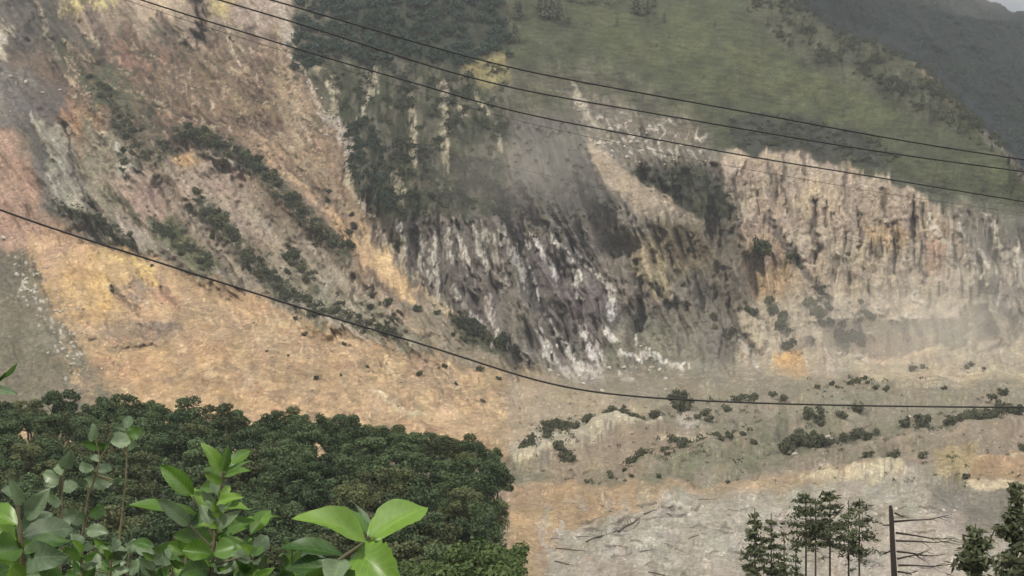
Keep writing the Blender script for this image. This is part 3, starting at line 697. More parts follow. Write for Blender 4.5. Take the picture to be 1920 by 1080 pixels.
def crown_points(n, lobes, r, shell=0.72):
    """Points in the outer shell of a set of lobes (cx,cy,cz,rx,ry,rz), not inside other lobes."""
    L = np.asarray(lobes, float)
    wgt = (L[:, 3] * L[:, 5]); wgt /= wgt.sum()
    out_p, out_n, tot = [], [], 0
    while tot < n:
        k = r.choice(len(L), size=n, p=wgt)
        u = rand_unit(n, r)
        rad = shell + (1 - shell) * r.random(n) ** 0.7
        p = L[k, :3] + u * L[k, 3:] * rad[:, None]
        keep = np.ones(n, bool)
        for l in L:
            q = (p - l[:3]) / l[3:]
            keep &= (q ** 2).sum(1) > 0.38
        keep &= r.random(n) < (0.45 + 0.55 * (u[:, 2] > -0.4))
        out_p.append(p[keep]); out_n.append(u[keep]); tot += keep.sum()
    return np.concatenate(out_p)[:n], np.concatenate(out_n)[:n]

def crown_mesh(name, n, lobes, leaf, seed, mat, flat=0.0, jitter=0.75, shell=0.72):
    r = np.random.default_rng(seed)
    p, u = crown_points(n, lobes, r, shell)
    p = p + r.normal(0, leaf * 0.7, p.shape) * (r.random((n, 1)) < 0.35)
    nn = u + rand_unit(n, r) * jitter + np.array([0, 0, flat]); nn /= np.linalg.norm(nn, axis=1, keepdims=True)
    v, f = leaf_quads(p, nn, leaf * r.uniform(0.6, 1.35, n), r)
    me = new_mesh(name, v, f)
    me.materials.append(mat)
    return me

def random_lobes(r, k, spread, rad, squash=0.8, zc=0.0):
    L = [(0, 0, zc, rad * 0.95, rad * 0.95, rad * 0.9 * squash)]
    for i in range(k):
        a = r.uniform(0, 2 * math.pi); e = r.uniform(-0.5, 0.9)
        q = rad * r.uniform(0.42, 0.68)
        L.append((math.cos(a) * spread * r.uniform(0.6, 1), math.sin(a) * spread * r.uniform(0.6, 1), zc + e * spread * squash, q, q, q * squash))
    return L

def tube(pts, rads, sides=7):
    pts = [Vector(p) for p in pts]; v = []; f = []
    up = Vector((0.123, 0.3, 0.9))
    for i, p in enumerate(pts):
        t = (pts[min(i + 1, len(pts) - 1)] - pts[max(i - 1, 0)]).normalized()
        a = t.cross(Vector((0, 1, 0.01)) if abs(t.y) < 0.9 else Vector((1, 0, 0))).normalized(); b = t.cross(a)
        for k in range(sides):
            q = 2 * math.pi * k / sides
            v.append(tuple(p + (a * math.cos(q) + b * math.sin(q)) * rads[i]))
    for i in range(len(pts) - 1):
        for k in range(sides):
            f.append((i * sides + k, i * sides + (k + 1) % sides, (i + 1) * sides + (k + 1) % sides, (i + 1) * sides + k))
    return np.array(v), np.array(f)

def merge(parts):
    V, Fc, o = [], [], 0
    for v, f in parts:
        V.append(v); Fc.append(np.asarray(f) + o); o += len(v)
    return np.concatenate(V), np.concatenate(Fc)

# ------------------------------------------------------------------ forest on the knoll (individual trees)
tree_crowns, tree_trunks = [], []
NK = 12
for k in range(NK):
    r = np.random.default_rng(200 + k)
    tall = r.uniform(0.75, 1.25)
    L = [(0, 0, -0.3, 1.7, 1.7, 1.7 * tall)]
    for b in range(int(r.integers(11, 17))):
        a = r.uniform(0, 6.28); h_ = r.uniform(-0.8, 1.0); rr_ = r.uniform(0.6, 1.35); sp = 2.7 * math.sqrt(max(0.1, 1 - 0.75 * h_ * h_)) * r.uniform(0.55, 1.1)
        L.append((math.cos(a) * sp, math.sin(a) * sp, h_ * 2.6 * tall, rr_, rr_, rr_ * r.uniform(0.6, 0.95)))
    tree_crowns.append(crown_mesh("crown", 3600, L, 0.20, 300 + k, (M_FOREST, M_FOREST_OLIVE, M_FOREST_LIGHT, M_FOREST)[k % 4], flat=0.3, jitter=1.0, shell=0.45))
    lean = r.uniform(-0.5, 0.5)
    parts = [tube([(0, 0, -6.2), (lean * 0.3, 0, -3.5), (lean, 0.2, 0.5)], [0.24, 0.19, 0.08])]
    for b in range(5):
        a = r.uniform(0, 6.28)
        parts.append(tube([(lean * 0.4, 0, -3 + b * 0.5), (math.cos(a) * 1.2, math.sin(a) * 1.2, -1.2 + b * 0.4), (math.cos(a) * 2.3, math.sin(a) * 2.3, 0.2 + b * 0.3)], [0.1, 0.07, 0.03], 5))
    me = new_mesh("trunk", *merge(parts)); me.materials.append(M_TRUNK); tree_trunks.append(me)
forest_n = 0
cand = []
d = 128.0
while d < 268:
    x = -0.47 * d - 4
    while x < -2.6:
        cand.append((x + rng.uniform(-1.6, 1.6), d + rng.uniform(-2.5, 2.5))); x += 6.3
    d += 8.6
for (X, d) in cand:
    X = min(X, -3.0 + rng.uniform(-0.6, 0.6))
    s = rng.uniform(0.84, 1.2); z = float(near_ground(np.array(X), np.array(d)))
    px = 960 + X / d * F
    t = empty("broadleaf_tree", (X, d, z))
    t.rotation_euler = (0, 0, rng.uniform(0, 6.28)); t.scale = (s * 1.12, s * 1.12, s * rng.uniform(0.9, 1.05))
    k = int(rng.integers(NK))
    for nm, ms in (("trunk", tree_trunks), ("crown", tree_crowns)):
        o = add(nm, ms[k], t); o.location = (0, 0, 6.2)
    col_ = np.searchsorted([130, 290, 480, 700, 860], px)
    where = ["above the leafy bunch at the left edge", "above the slender pale sprigs", "above the bright centre sprig", "above the sprig with two big leaves", "between the two big leaves and the forest's edge", "at the forest's edge beside the valley"][col_]
    row_ = int(np.searchsorted([150, 175, 205, 235, 252], d))
    what = ["Nearest dark", "Lower dark", "Lower middle", "Upper middle", "Upper dark", "Skyline"][row_]
    lab = f"{what.lower()} green broadleaf forest tree {where}"
    tag(t, lab, "tree", "trees of the dense forest below the landslide")
    forest_n += 1

# undergrowth on the steep edge of the knoll
und = [crown_mesh("foliage", 700, random_lobes(np.random.default_rng(420 + k), 8, 1.9, 1.5, 1.0, 1.0), 0.2, 430 + k, (M_FOREST, M_FOREST_LIGHT, M_FOREST_OLIVE)[k], flat=0.3, jitter=1.0, shell=0.5) for k in range(3)]
for i in range(46):
    d = rng.uniform(105, 262); X = rng.uniform(-3.4, -0.6); z = float(near_ground(np.array(X), np.array(d)))
    o = add("edge_bush", und[int(rng.integers(3))]); s = rng.uniform(0.9, 1.5); o.location = (X - 0.5, d, z - 0.5); o.scale = (s * 0.8, s, s * 1.3); o.rotation_euler = (0, 0, rng.uniform(0, 6))
    row_ = "lower part" if d < 150 else ("middle" if d < 205 else "upper part")
    tag(o, f"bush on the steep forest edge facing the valley, {row_} of the edge", "bush", "bushes on the forest's steep edge")
# paler scrub at the near foot of the forest
M_SCRUB = foliage_material("pale_scrub_leaves", (0.035, 0.060, 0.016), (0.10, 0.145, 0.045), 0.25, 0.7, 0.7)
scrub = [crown_mesh("foliage", 900, random_lobes(np.random.default_rng(400 + k), 7, 1.6, 1.3, 0.7, 1.0), 0.17, 410 + k, M_SCRUB, flat=0.4) for k in range(3)]
for i_, (px, py, d, s) in enumerate([(890, 1062, 112, 1.5), (935, 1050, 116, 1.5), (850, 1085, 110, 1.6), (915, 1095, 105, 1.5), (800, 1092, 110, 1.3), (945, 1085, 100, 1.2)]):
    p = P3(px, py, d)
    o = add("scrub_bush", scrub[int(rng.integers(3))]); o.location = (p.x, p.y, p.z - 1.0 * s); o.scale = (s,) * 3
    o.rotation_euler = (0, 0, rng.uniform(0, 6))
    tag(o, ["pale green bush, middle one of the upper row at the forest corner", "pale green bush topmost at the forest corner beside the valley", "pale green bush nearest the two big leaves, upper one", "pale green bush lowest in the middle of the corner clump", "pale green bush farthest from the valley in the corner clump", "smallest pale green bush at the very edge of the valley"][i_], "bush", "pale bushes at the forest corner")

# ------------------------------------------------------------------ wood high on the flank (one mass) and other far trees
def crown_mass(name, spots, mat, leaves, label, seed, conifer=False):
    """spots: (px, py, radius_m); many small crowns far away that read as one wood."""
    r = np.random.default_rng(seed); parts = []
    for (px, py, rad) in spots:
        p = np.array(at(px, py))
        if conifer:
            h = r.random(leaves) ** 1.4; a = r.uniform(0, 6.28, leaves)
            q = rad * (1 - h) * r.uniform(0.5, 1, leaves)
            c = p + np.stack([np.cos(a) * q * 0.62, np.sin(a) * q * 0.62, (h * 2.6 - 0.1) * rad], 1)
            u = np.stack([np.cos(a), np.sin(a), np.full(leaves, 0.6)], 1)
        else:
            u = rand_unit(leaves, r); u[:, 2] = np.abs(u[:, 2]) * 0.9 - 0.15
            lob = 0.8 + 0.35 * np.sin(u[:, 0] * 5 + px) * np.cos(u[:, 2] * 6 + py) 
            c = p + u * rad * lob[:, None] * r.uniform(0.55, 1.15, (leaves, 1)) * np.array([1, 1, 1.15]) + np.array([0, 0, rad * 0.55])
        nn = u + rand_unit(leaves, r) * 0.8; nn /= np.linalg.norm(nn, axis=1, keepdims=True)
        parts.append(leaf_quads(c, nn, rad * 0.20 * r.uniform(0.5, 1.5, leaves), r))
    me = new_mesh(name, *merge(parts)); me.materials.append(mat)
    o = add(name, me)
    return tag(o, label, None, None, "stuff")

def fill(pts, n, rlo, rhi, seed, keep=None):
    r = np.random.default_rng(seed); P = np.array(pts, float); out = []
    while len(out) < n:
        x = r.uniform(P[:, 0].min(), P[:, 0].max()); y = r.uniform(P[:, 1].min(), P[:, 1].max())
        if poly_sd(np.array([[x]]), np.array([[y]]), pts)[0, 0] > 0:
            if keep is not None and keep(x, y) < r.random(): continue
            out.append((x, y, r.uniform(rlo, rhi)))
    return out
UP = [(560, 5), (585, -60), (955, -60), (955, 108), (905, 112), (850, 130), (760, 112), (690, 130), (650, 105), (600, 118), (552, 140), (552, 80)]
far_spots = fill(UP, 430, 3.4, 6.8, 51)
far_spots += fill([(556, 80), (610, 90), (590, 150), (575, 145)], 25, 2.5, 4.2, 52)
crown_mass("upper_forest", far_spots, M_FARFOREST, 130, "dark green wood covering the slope above the grey gullies", 53)
clump = fill([(665, 205), (700, 240), (720, 300), (735, 400), (700, 400), (660, 330), (650, 260)], 75, 2.2, 4.6, 54)
crown_mass("flank_wood", clump, M_FARFOREST, 90, "dark clump of trees beside the pale edge of the slide", 55)
patch = lambda x, y: float(sstep(-0.05, 0.2, fbm(np.array([x / 40.0]), np.array([y / 30.0]), 3, 44))[0])
crown_mass("flank_scrub", fill([(600, 110), (955, 125), (955, 425), (740, 430), (690, 350), (650, 240)], 620, 1.3, 4.0, 56, patch), M_SHRUB, 60, "scrub scattered between the pale streaks of the flank", 57)
crown_mass("cliff_top_wood", fill([(1366, 232), (1400, 215), (1500, 215), (1640, 258), (1690, 300), (1640, 318), (1560, 296), (1480, 276), (1375, 282)], 190, 1.3, 3.2, 58), M_SHRUB, 70, "dark scrub wood along the top of the tan cliff", 59)
crown_mass("gully_wood", fill([(1185, 325), (1290, 315), (1370, 352), (1385, 420), (1300, 400), (1230, 370)], 120, 1.1, 2.6, 60) + fill([(963, 230), (1080, 230), (1110, 300), (1150, 400), (1060, 440), (963, 460)], 150, 1.0, 2.6, 61, patch), M_SHRUB, 60, "dark scrub filling the gullies beside the pale chute", 62)
crown_mass("crest_wood", fill([(1340, -30), (1480, -30), (1530, 45), (1640, 90), (1740, 145), (1840, 250), (1770, 240), (1640, 160), (1500, 110)], 520, 1.0, 3.6, 63, patch), M_SHRUB_OLIVE, 60, "scrub and small trees along the ridge of the grassy mountain", 64)

 
def ribs(lines, n, spread, rlo, rhi, seed):
    r = np.random.default_rng(seed); out = []
    for pts in lines:
        P = np.array(pts, float); seg = np.hypot(*(P[1:] - P[:-1]).T); cum = np.concatenate([[0], np.cumsum(seg)])
        for i in range(int(n * cum[-1] / 100)):
            t = r.uniform(0, cum[-1]); out.append((np.interp(t, cum, P[:, 0]) + r.normal(0, spread), np.interp(t, cum, P[:, 1]) + r.normal(0, spread * 0.8), r.uniform(rlo, rhi)))
    return out
crown_mass("rib_scrub", ribs([[(340, 238), (395, 262), (450, 290), (490, 320), (530, 370), (580, 420), (645, 482)], [(365, 375), (410, 420), (450, 465), (480, 500), (540, 545), (610, 595)],
                              [(105, 385), (150, 410), (230, 450), (255, 472)], [(290, 425), (340, 460), (405, 510)], [(855, 600), (890, 625), (945, 660)], [(190, 150), (215, 210), (250, 275), (300, 305)], [(545, 480), (580, 520)], [(620, 580), (680, 612), (740, 632)]], 26, 8, 0.8, 3.4, 66), M_SHRUB, 70, "close dark scrub covering the green ribs of the slide", 67)
crown_mass("rib_herbs", ribs([[(340, 238), (395, 262), (450, 290), (490, 320), (530, 370), (580, 420), (645, 482)], [(365, 375), (410, 420), (450, 465), (480, 500), (540, 545), (610, 595)], [(270, 405), (330, 430), (410, 505)],
                              [(105, 385), (150, 410), (230, 450), (255, 472)], [(190, 150), (215, 210), (250, 275), (300, 305)], [(620, 580), (680, 612), (740, 632)], [(150, 130), (200, 250)], [(480, 480), (560, 600)], [(820, 580), (900, 640)]], 26, 13, 0.6, 2.0, 68), M_SHRUB_OLIVE, 40, "lighter herbs and dwarf bushes around the green ribs", 69)
crown_mass("ridge_line_trees", ribs([CREST[1:-3]], 34, 5, 1.2, 3.8, 75), M_SHRUB, 60, "trees standing along the crest in front of the far mountain", 76)
crown_mass("far_mountain_forest", fill([(1520, -20), (1780, -20), (1925, 60), (1925, 300), (1880, 255), (1790, 160), (1700, 90), (1600, 50)], 520, 3.0, 7.5, 70), M_FARFOREST, 60, "dark forest fading into mist on the mountain behind", 71)
# ------------------------------------------------------------------ single shrubs and small trees on the slopes
shrub_meshes = []
for k in range(8):
    r = np.random.default_rng(500 + k)
    L = random_lobes(r, 5, 0.62, 0.55, 0.75, 0.42)
    shrub_meshes.append(crown_mesh("shrub", 260, L, 0.15, 510 + k, M_SHRUB if k % 3 else M_SHRUB_OLIVE, flat=0.3))
n_shrub = 0
bush_meshes = [m_.copy() for m_ in shrub_meshes]
for m_ in bush_meshes:
    m_.materials.clear(); m_.materials.append(M_BUSH)
small = []
def shrub(px, py, rpx, label, group, sy=1.0):
    global n_shrub
    name = "bush" if group == "bushes on the valley floor" else "shrub"
    p = at(px, py); rad = rpx / F * p.y
    o = add(name, (bush_meshes if name == "bush" else shrub_meshes)[int(rng.integers(8))])
    rad *= 1.25
    o.location = (p.x, p.y, p.z - rad * 0.1); o.scale = (rad * rng.uniform(0.85, 1.15), rad, rad * sy * rng.uniform(1.0, 1.45))
    o.rotation_euler = (0, 0, rng.uniform(0, 6.28))
    tag(o, label, name, group); n_shrub += 1
def along(pts, n, spread, rlo, rhi, label, group, sm=2):
    P = np.array(pts, float); seg = np.hypot(*(P[1:] - P[:-1]).T); cum = np.concatenate([[0], np.cumsum(seg)])
    for i in range(n):
        t = rng.uniform(0, cum[-1]); x = np.interp(t, cum, P[:, 0]); y = np.interp(t, cum, P[:, 1])
        shrub(x + rng.normal(0, spread), y + rng.normal(0, spread * 0.8), rng.uniform(rlo, rhi), label, group)
        for k in range(sm):
            small.append((x + rng.normal(0, spread * 1.7), y + rng.normal(0, spread * 1.4), rng.uniform(0.9, 2.4)))
G1 = "shrubs along the ribs of the slide"
along([(345, 250), (410, 275), (480, 312), (530, 365)], 26, 9, 7, 13, "dark shrub on the upper part of the longest green rib of the slide", G1, 3)
along([(530, 365), (580, 410), (650, 475)], 20, 8, 7, 12, "dark shrub on the lower part of the longest green rib of the slide", G1, 3)
along([(370, 380), (410, 420), (450, 465), (480, 500)], 20, 10, 8, 14, "dark shrub on the short green rib in the middle of the slide", G1, 3)
along([(470, 500), (530, 540), (600, 590)], 12, 12, 6, 11, "shrub at the foot of the short green rib, above the lower cable", G1, 3)
along([(105, 385), (150, 410), (230, 450), (250, 470)], 16, 8, 6, 11, "grey-green shrub on the rib just above the yellow apron", G1, 3)
along([(290, 425), (340, 460), (400, 505)], 18, 9, 5, 10, "green shrub on the low rib meeting the lower cable", G1, 3)
along([(540, 480), (570, 520), (540, 495), (600, 470)], 8, 14, 7, 12, "dark shrub on grey ground between the two green ribs", G1, 2)
along([(620, 580), (680, 610), (760, 640)], 12, 12, 5, 10, "shrub where the lower cable crosses the end of the ribs", G1, 2)
along([(855, 605), (890, 625), (940, 655)], 16, 7, 8, 13, "dark green shrub in the thicket at the foot of the grey gullies", G1, 2)
along([(190, 160), (220, 210), (250, 270)], 14, 14, 5, 9, "shrub on the green patch high up on the brown slope", "shrubs on the upper brown slope", 5)
along([(230, 340), (250, 290), (300, 300), (330, 270)], 10, 12, 5, 9, "shrub beside the pale outcrop in the slide", "shrubs on the upper brown slope", 4)
for (x, y, r_) in [(725, 572, 11), (700, 556, 7), (665, 430, 8), (660, 405, 6), (655, 440, 9), (615, 380, 7), (617, 362, 6), (555, 600, 5), (780, 585, 9), (820, 590, 7), (740, 605, 9), (870, 640, 8), (850, 630, 7)]:
    shrub(x, y, r_, "single dark shrub on the bare tan chute of the slide", "lone shrubs on the slide")
for (x, y, r_) in [(570, 630, 7), (592, 712, 6), (645, 648, 5), (785, 706, 7), (835, 690, 7), (900, 695, 8), (855, 718, 4), (690, 690, 4), (935, 710, 5), (500, 660, 3), (285, 500, 4), (210, 548, 5), (905, 755, 5), (640, 705, 3), (540, 668, 3)]:
    shrub(x, y, r_, "lone dark bush on the bare orange apron", "lone bushes on the orange apron")
# right-hand mountain
G2 = "small trees on the grassy mountain"
def conif(px, py, hpx, label):
    p = at(px, py); h = hpx / F * p.y
    t = empty("small_conifer", (p.x, p.y, p.z - 0.3)); t.scale = (h, h, h)
    add("trunk", CONE_TRUNK, t); add("crown", CONE_CROWN[int(rng.integers(3))], t)
    t.rotation_euler = (0, 0, rng.uniform(0, 6)); tag(t, label, "tree", G2)
CONE_CROWN = []
for k in range(3):
    r = np.random.default_rng(600 + k); n = 260
    h = r.random(n) ** 1.2; a = r.uniform(0, 6.28, n); q = 0.24 * (1 - h) ** 0.8 * r.uniform(0.45, 1.1, n)
    c = np.stack([np.cos(a) * q, np.sin(a) * q, 0.12 + h * 0.9], 1); u = np.stack([np.cos(a), np.sin(a), np.full(n, 0.5)], 1)
    nn = u + rand_unit(n, r) * 0.5; nn /= np.linalg.norm(nn, axis=1, keepdims=True)
    me = new_mesh("crown", *leaf_quads(c, nn, 0.055 * r.uniform(0.6, 1.3, n), r)); me.materials.append(M_PINE); CONE_CROWN.append(me)
CONE_TRUNK = new_mesh("trunk", *tube([(0, 0, -0.05), (0, 0, 0.8)], [0.025, 0.008], 5)); CONE_TRUNK.materials.append(M_BARK)
for (x, y, h) in [(1022, 36, 48), (1035, 40, 50), (1048, 38, 42), (1012, 20, 40), (968, 38, 40), (966, 82, 44), (975, 34, 34), (1195, 28, 38), (1205, 30, 34), (1215, 26, 30), (1188, 20, 30), (1090, 8, 30), (1110, 8, 30), (1140, 8, 26), (1225, 14, 26), (1070, 6, 30)]:
    conif(x, y, h, "dark conifer in a clump at the top of the grass slope")
for (x, y, h) in [(1010, 24, 14), (1157, 50, 20), (1215, 42, 15), (1246, 43, 20), (1255, 73, 12), (1231, 88, 8), (1507, 125, 16), (1340, 50, 12), (1580, 220, 12), (1320, 147, 9), (1345, 155, 8)]:
    conif(x, y, h, "lone small conifer standing apart on the open grass slope")
for (x, y, h) in [(1705, 178, 34), (1690, 175, 26), (1730, 200, 28), (1745, 205, 26), (1765, 225, 34), (1780, 232, 30), (1800, 250, 30), (1760, 165, 20), (1820, 262, 24), (1660, 150, 24), (1630, 145, 28), (1605, 120, 26), (1575, 105, 24), (1500, 60, 22), (1520, 85, 26), (1470, 40, 26), (1440, 50, 24), (1835, 272, 22), (1860, 285, 18)]:
    conif(x, y, h, "dark conifer on the ridge line of the grassy mountain")
G3 = "shrubs on the gullied cliff"
along([(1425, 470), (1440, 500)], 5, 6, 9, 14, "round dark shrub in the notch below the tan cliff", G3, 1)
along([(1450, 560), (1465, 620), (1470, 650)], 9, 8, 8, 14, "dark shrub in the left one of two green lines below the cliff", G3, 2)
along([(1520, 580), (1560, 620), (1600, 640)], 18, 12, 8, 13, "dark shrub in the broad thicket below the cliff", G3, 2)
along([(1480, 480), (1520, 530), (1550, 570)], 9, 7, 5, 9, "small shrub on the dark diagonal gully of the cliff", G3, 2)
along([(1610, 570), (1630, 610)], 5, 6, 6, 11, "shrub on the dusty slope, farthest along from the thicket", G3, 1)
along([(1330, 600), (1360, 640), (1350, 620)], 6, 10, 6, 10, "shrub at the foot of the grey gullies left of the cliff", G3, 2)
along([(1405, 585), (1420, 590)], 3, 4, 8, 12, "dark round shrub on tan ground beside the grey gullies", G3, 1)
for (x, y, r_) in [(1155, 430, 6), (1235, 555, 6), (1257, 578, 8), (1196, 605, 6), (1280, 537, 5), (1340, 552, 6), (1350, 395, 9), (1370, 410, 8), (1095, 437, 7), (1260, 460, 7), (1300, 470, 6)]:
    shrub(x, y, r_, "single dark shrub on the grey gullied slope", G3)
# valley floor thickets
G4 = "bushes on the valley floor"
along([(975, 845), (1010, 825), (1060, 810), (1100, 800)], 14, 7, 7, 13, "bush in the line above the pale bank at the valley's edge", G4, 3)
along([(1130, 790), (1160, 782), (1240, 790)], 12, 5, 8, 13, "bush in the clump behind the pale bank", G4, 2)
along([(1270, 768), (1285, 775)], 4, 5, 12, 17, "big dark bush beside the pale outcrop at the cliff foot", G4, 1)
along([(1300, 790), (1360, 775), (1430, 760), (1470, 745)], 12, 8, 7, 11, "bush in the line running up to the cliff foot", G4, 3)
along([(1040, 865), (1075, 855)], 5, 6, 9, 13, "bush below the pale bank near the forest's edge", G4, 2)
along([(1180, 870), (1240, 850), (1300, 830), (1390, 830), (1430, 825)], 16, 11, 7, 12, "bush scattered over the middle of the valley floor", G4, 4)
along([(1480, 845), (1500, 830), (1530, 838), (1545, 842)], 11, 8, 14, 21, "large dark bush in the biggest clump of the valley floor", G4, 1)
along([(1505, 800), (1560, 795), (1600, 785), (1615, 780)], 8, 5, 9, 13, "round bush standing behind the biggest clump", G4, 2)
along([(1560, 845), (1610, 825), (1660, 822)], 9, 6, 7, 11, "bush along the low bank beyond the biggest clump", G4, 3)
along([(1690, 805), (1760, 800), (1820, 790), (1870, 785), (1920, 775)], 24, 7, 9, 16, "bush in the long hedge-like line across the valley", G4, 3)
along([(1590, 720), (1640, 735), (1540, 735), (1500, 730)], 9, 6, 5, 9, "low bush on the pale flat under the dusty cliff", G4, 3)
along([(1700, 690), (1760, 700), (1850, 690)], 6, 6, 4, 8, "tiny bush at the dusty foot of the slope", G4, 2)
for (x, y, r_) in [(1628, 875, 9), (1675, 872, 12), (1732, 858, 10), (1770, 747, 6), (1660, 742, 8), (1310, 825, 9), (1365, 905, 5), (1100, 900, 5), (1145, 893, 9), (1170, 893, 7), (1185, 905, 5), (1235, 905, 6), (1915, 845, 9), (1810, 905, 9), (1860, 755, 10), (1880, 750, 12)]:
    shrub(x, y, r_, "lone bush on bare ground of the valley floor", G4)
for i in range(520):                            # low herbs and dwarf bushes nobody could count
    x = rng.uniform(963, 1920); y = rng.uniform(735, 915)
    if fbm(np.array([x / 70]), np.array([y / 24]), 3, 171)[0] > 0.02: small.append((x, y, rng.uniform(0.6, 1.3)))
for i in range(900):
    x = rng.uniform(120, 620); y = rng.uniform(90, 520)
    if fbm(np.array([x / 60]), np.array([y / 50]), 3, 172)[0] > 0.0 and y < 300 + (x - 200) * 0.55: small.append((x, y, rng.uniform(0.5, 1.9)))
for i in range(500):
    x = rng.uniform(965, 1700); y = rng.uniform(20, 280)
    if fbm(np.array([x / 50]), np.array([y / 30]), 3, 173)[0] > 0.16: small.append((x, y, rng.uniform(0.4, 1.0)))
small = [s_ for s_ in small if -10 < s_[0] < 1930 and not (s_[0] < 958 and s_[1] > 735)]
crown_mass("low_scrub", small, M_BUSH, 26, "low scrub and tufts dotted over slopes and valley floor", 65)

# ------------------------------------------------------------------ boulders and fallen trunks
def ico(sub):
    import bmesh
    bm = bmesh.new(); bmesh.ops.create_icosphere(bm, subdivisions=sub, radius=1.0)
    v = np.array([tuple(q.co) for q in bm.verts]); f = np.array([[q.index for q in fc.verts] for fc in bm.faces]); bm.free()
    return v, f
bould = []
for k in range(5):
    v, f = ico(2); r = np.random.default_rng(700 + k)
    for _ in range(9):                            # chip flat facets off the block
        n = rand_unit(1, r)[0]; h = r.uniform(0.55, 0.85); dd = v @ n
        v = v - np.clip(dd - h, 0, None)[:, None] * n
    v *= r.uniform(0.7, 1.15, 3)
    bould.append(("pale" if k < 3 else "tan", v, f))
bmesh_ = []
for nm, v, f in bould:
    me = new_mesh("boulder", v, f); me.materials.append(M_ROCK if nm == "pale" else M_ROCKTAN); bmesh_.append(me)
def boulder(px, py, rpx, label, group, pale=True):
    p = at(px, py); rad = rpx / F * p.y
    o = add("boulder", bmesh_[int(rng.integers(3)) if pale else 3 + int(rng.integers(2))])
    o.location = (p.x, p.y, p.z + rad * 0.25); o.scale = (rad, rad, rad * 0.8)
    o.rotation_euler = (rng.uniform(-0.4, 0.4), rng.uniform(-0.4, 0.4), rng.uniform(0, 6))
    tag(o, label, "boulder", group)
for i in range(34):
    a = rng.uniform(0, 1); x = np.interp(a, [0, 0.4, 0.6, 1], [560, 635, 650, 655]) + rng.normal(0, 5); y = np.interp(a, [0, 0.4, 0.6, 1], [130, 230, 290, 345]) + rng.normal(0, 6)
    boulder(x, y, rng.uniform(1.8, 4), "white block on the pale edge between slide and dark trees", "white blocks on the slide's edge")
for (x, y, r_) in [(48, 155, 5), (20, 145, 5), (80, 175, 4), (8, 448, 8), (32, 517, 6), (113, 170, 4), (425, 165, 4), (583, 237, 3), (612, 255, 4), (20, 210, 3), (242, 460, 5), (317, 470, 4)]:
    boulder(x, y, r_, "pale boulder lying on the brown part of the slide", "pale boulders on the slide")
for i in range(60):
    a = rng.uniform(0, 1); x = 42 + a * 120 + rng.normal(0, 16); y = 490 + a * 200 + rng.normal(0, 22)
    boulder(x, y, rng.uniform(1.5, 4.2), "pale block scattered over the grey talus cone", "blocks on the talus cone")
for i in range(75):
    x = rng.uniform(1070, 1800); y = rng.uniform(938, 1078)
    boulder(x, y, rng.uniform(2, 6), "grey block in the pale rubble of the valley floor", "blocks in the valley rubble", rng.random() < 0.7)
for i in range(44):
    x = rng.uniform(120, 940); y = np.interp(x, [60, 480, 860, 960], [520, 590, 715, 730]) + rng.uniform(0, 110)
    if y > 735 + max(0, x - 400) * 0.13: continue
    boulder(x, y, rng.uniform(1.5, 4.0), "tan block lying loose on the bare orange apron", "blocks on the orange apron", False)
for i in range(26):
    x = rng.uniform(1030, 1260); y = 650 + rng.uniform(0, 95)
    boulder(x, y, rng.uniform(2.5, 6), "white block at the foot of the grey gullies", "white blocks under the gullies")
for (x, y, r_) in [(1645, 580, 5), (1688, 594, 6), (1715, 551, 7), (1682, 603, 5), (1712, 600, 5), (1622, 625, 4), (1612, 672, 8), (1640, 668, 5), (1490, 856, 6), (1552, 827, 7), (1560, 832, 5), (1705, 782, 5)]:
    boulder(x, y, r_, "pale block standing out on the dusty slope and flat", "pale blocks in the dust")
for i in range(30):
    x, y = [(1100, 205), (1140, 240), (1170, 235), (1220, 250), (1185, 275), (1230, 240), (1250, 300), (1210, 300), (1160, 285), (1130, 265)][i % 10]
    boulder(x + rng.normal(0, 10), y + rng.normal(0, 7), rng.uniform(2, 6.5), "white rock in the broken outcrop under the grass slope", "white rocks in the grass slope outcrop")
log_v, log_f = tube([(-0.5, 0, 0), (-0.2, 0.01, 0.012), (0.15, -0.008, 0.0), (0.5, 0.01, 0.01)], [0.016, 0.02, 0.016, 0.008], 7)
parts = [(log_v, log_f)]
for (a, b) in [((0.1, 0, 0), (0.22, 0.08, 0.06)), ((0.25, 0, 0), (0.36, -0.07, 0.07)), ((-0.05, 0, 0), (0.04, 0.05, 0.08))]:
    parts.append(tube([a, b], [0.008, 0.003], 5))
LOG = new_mesh("fallen_trunk", *merge(parts)); LOG.materials.append(M_LOG)
for (x0, y0, x1, y1) in [(1100, 1018, 1160, 1000), (1160, 1002, 1200, 978), (1208, 962, 1265, 948), (1042, 1030, 1098, 1038), (1032, 1016, 1060, 1014), (1075, 1005, 1110, 1010), (1215, 1072, 1275, 1080), (1200, 1035, 1225, 1030), (1170, 1040, 1190, 1036), (1310, 935, 1345, 934), (1250, 960, 1262, 972), (1040, 1050, 1075, 1062), (1290, 1010, 1320, 1006)]:
    a = at(x0, y0); b = at(x1, y1); v = b - a
    o = add("fallen_trunk", LOG); o.location = (a + b) / 2 + Vector((0, 0, 0.3)); o.scale = (v.length,) * 3
    o.rotation_euler = v.to_track_quat('X', 'Z').to_euler()
    tag(o, "dark fallen tree trunk lying across the pale rubble", "fallen trunk", "fallen trunks in the rubble")

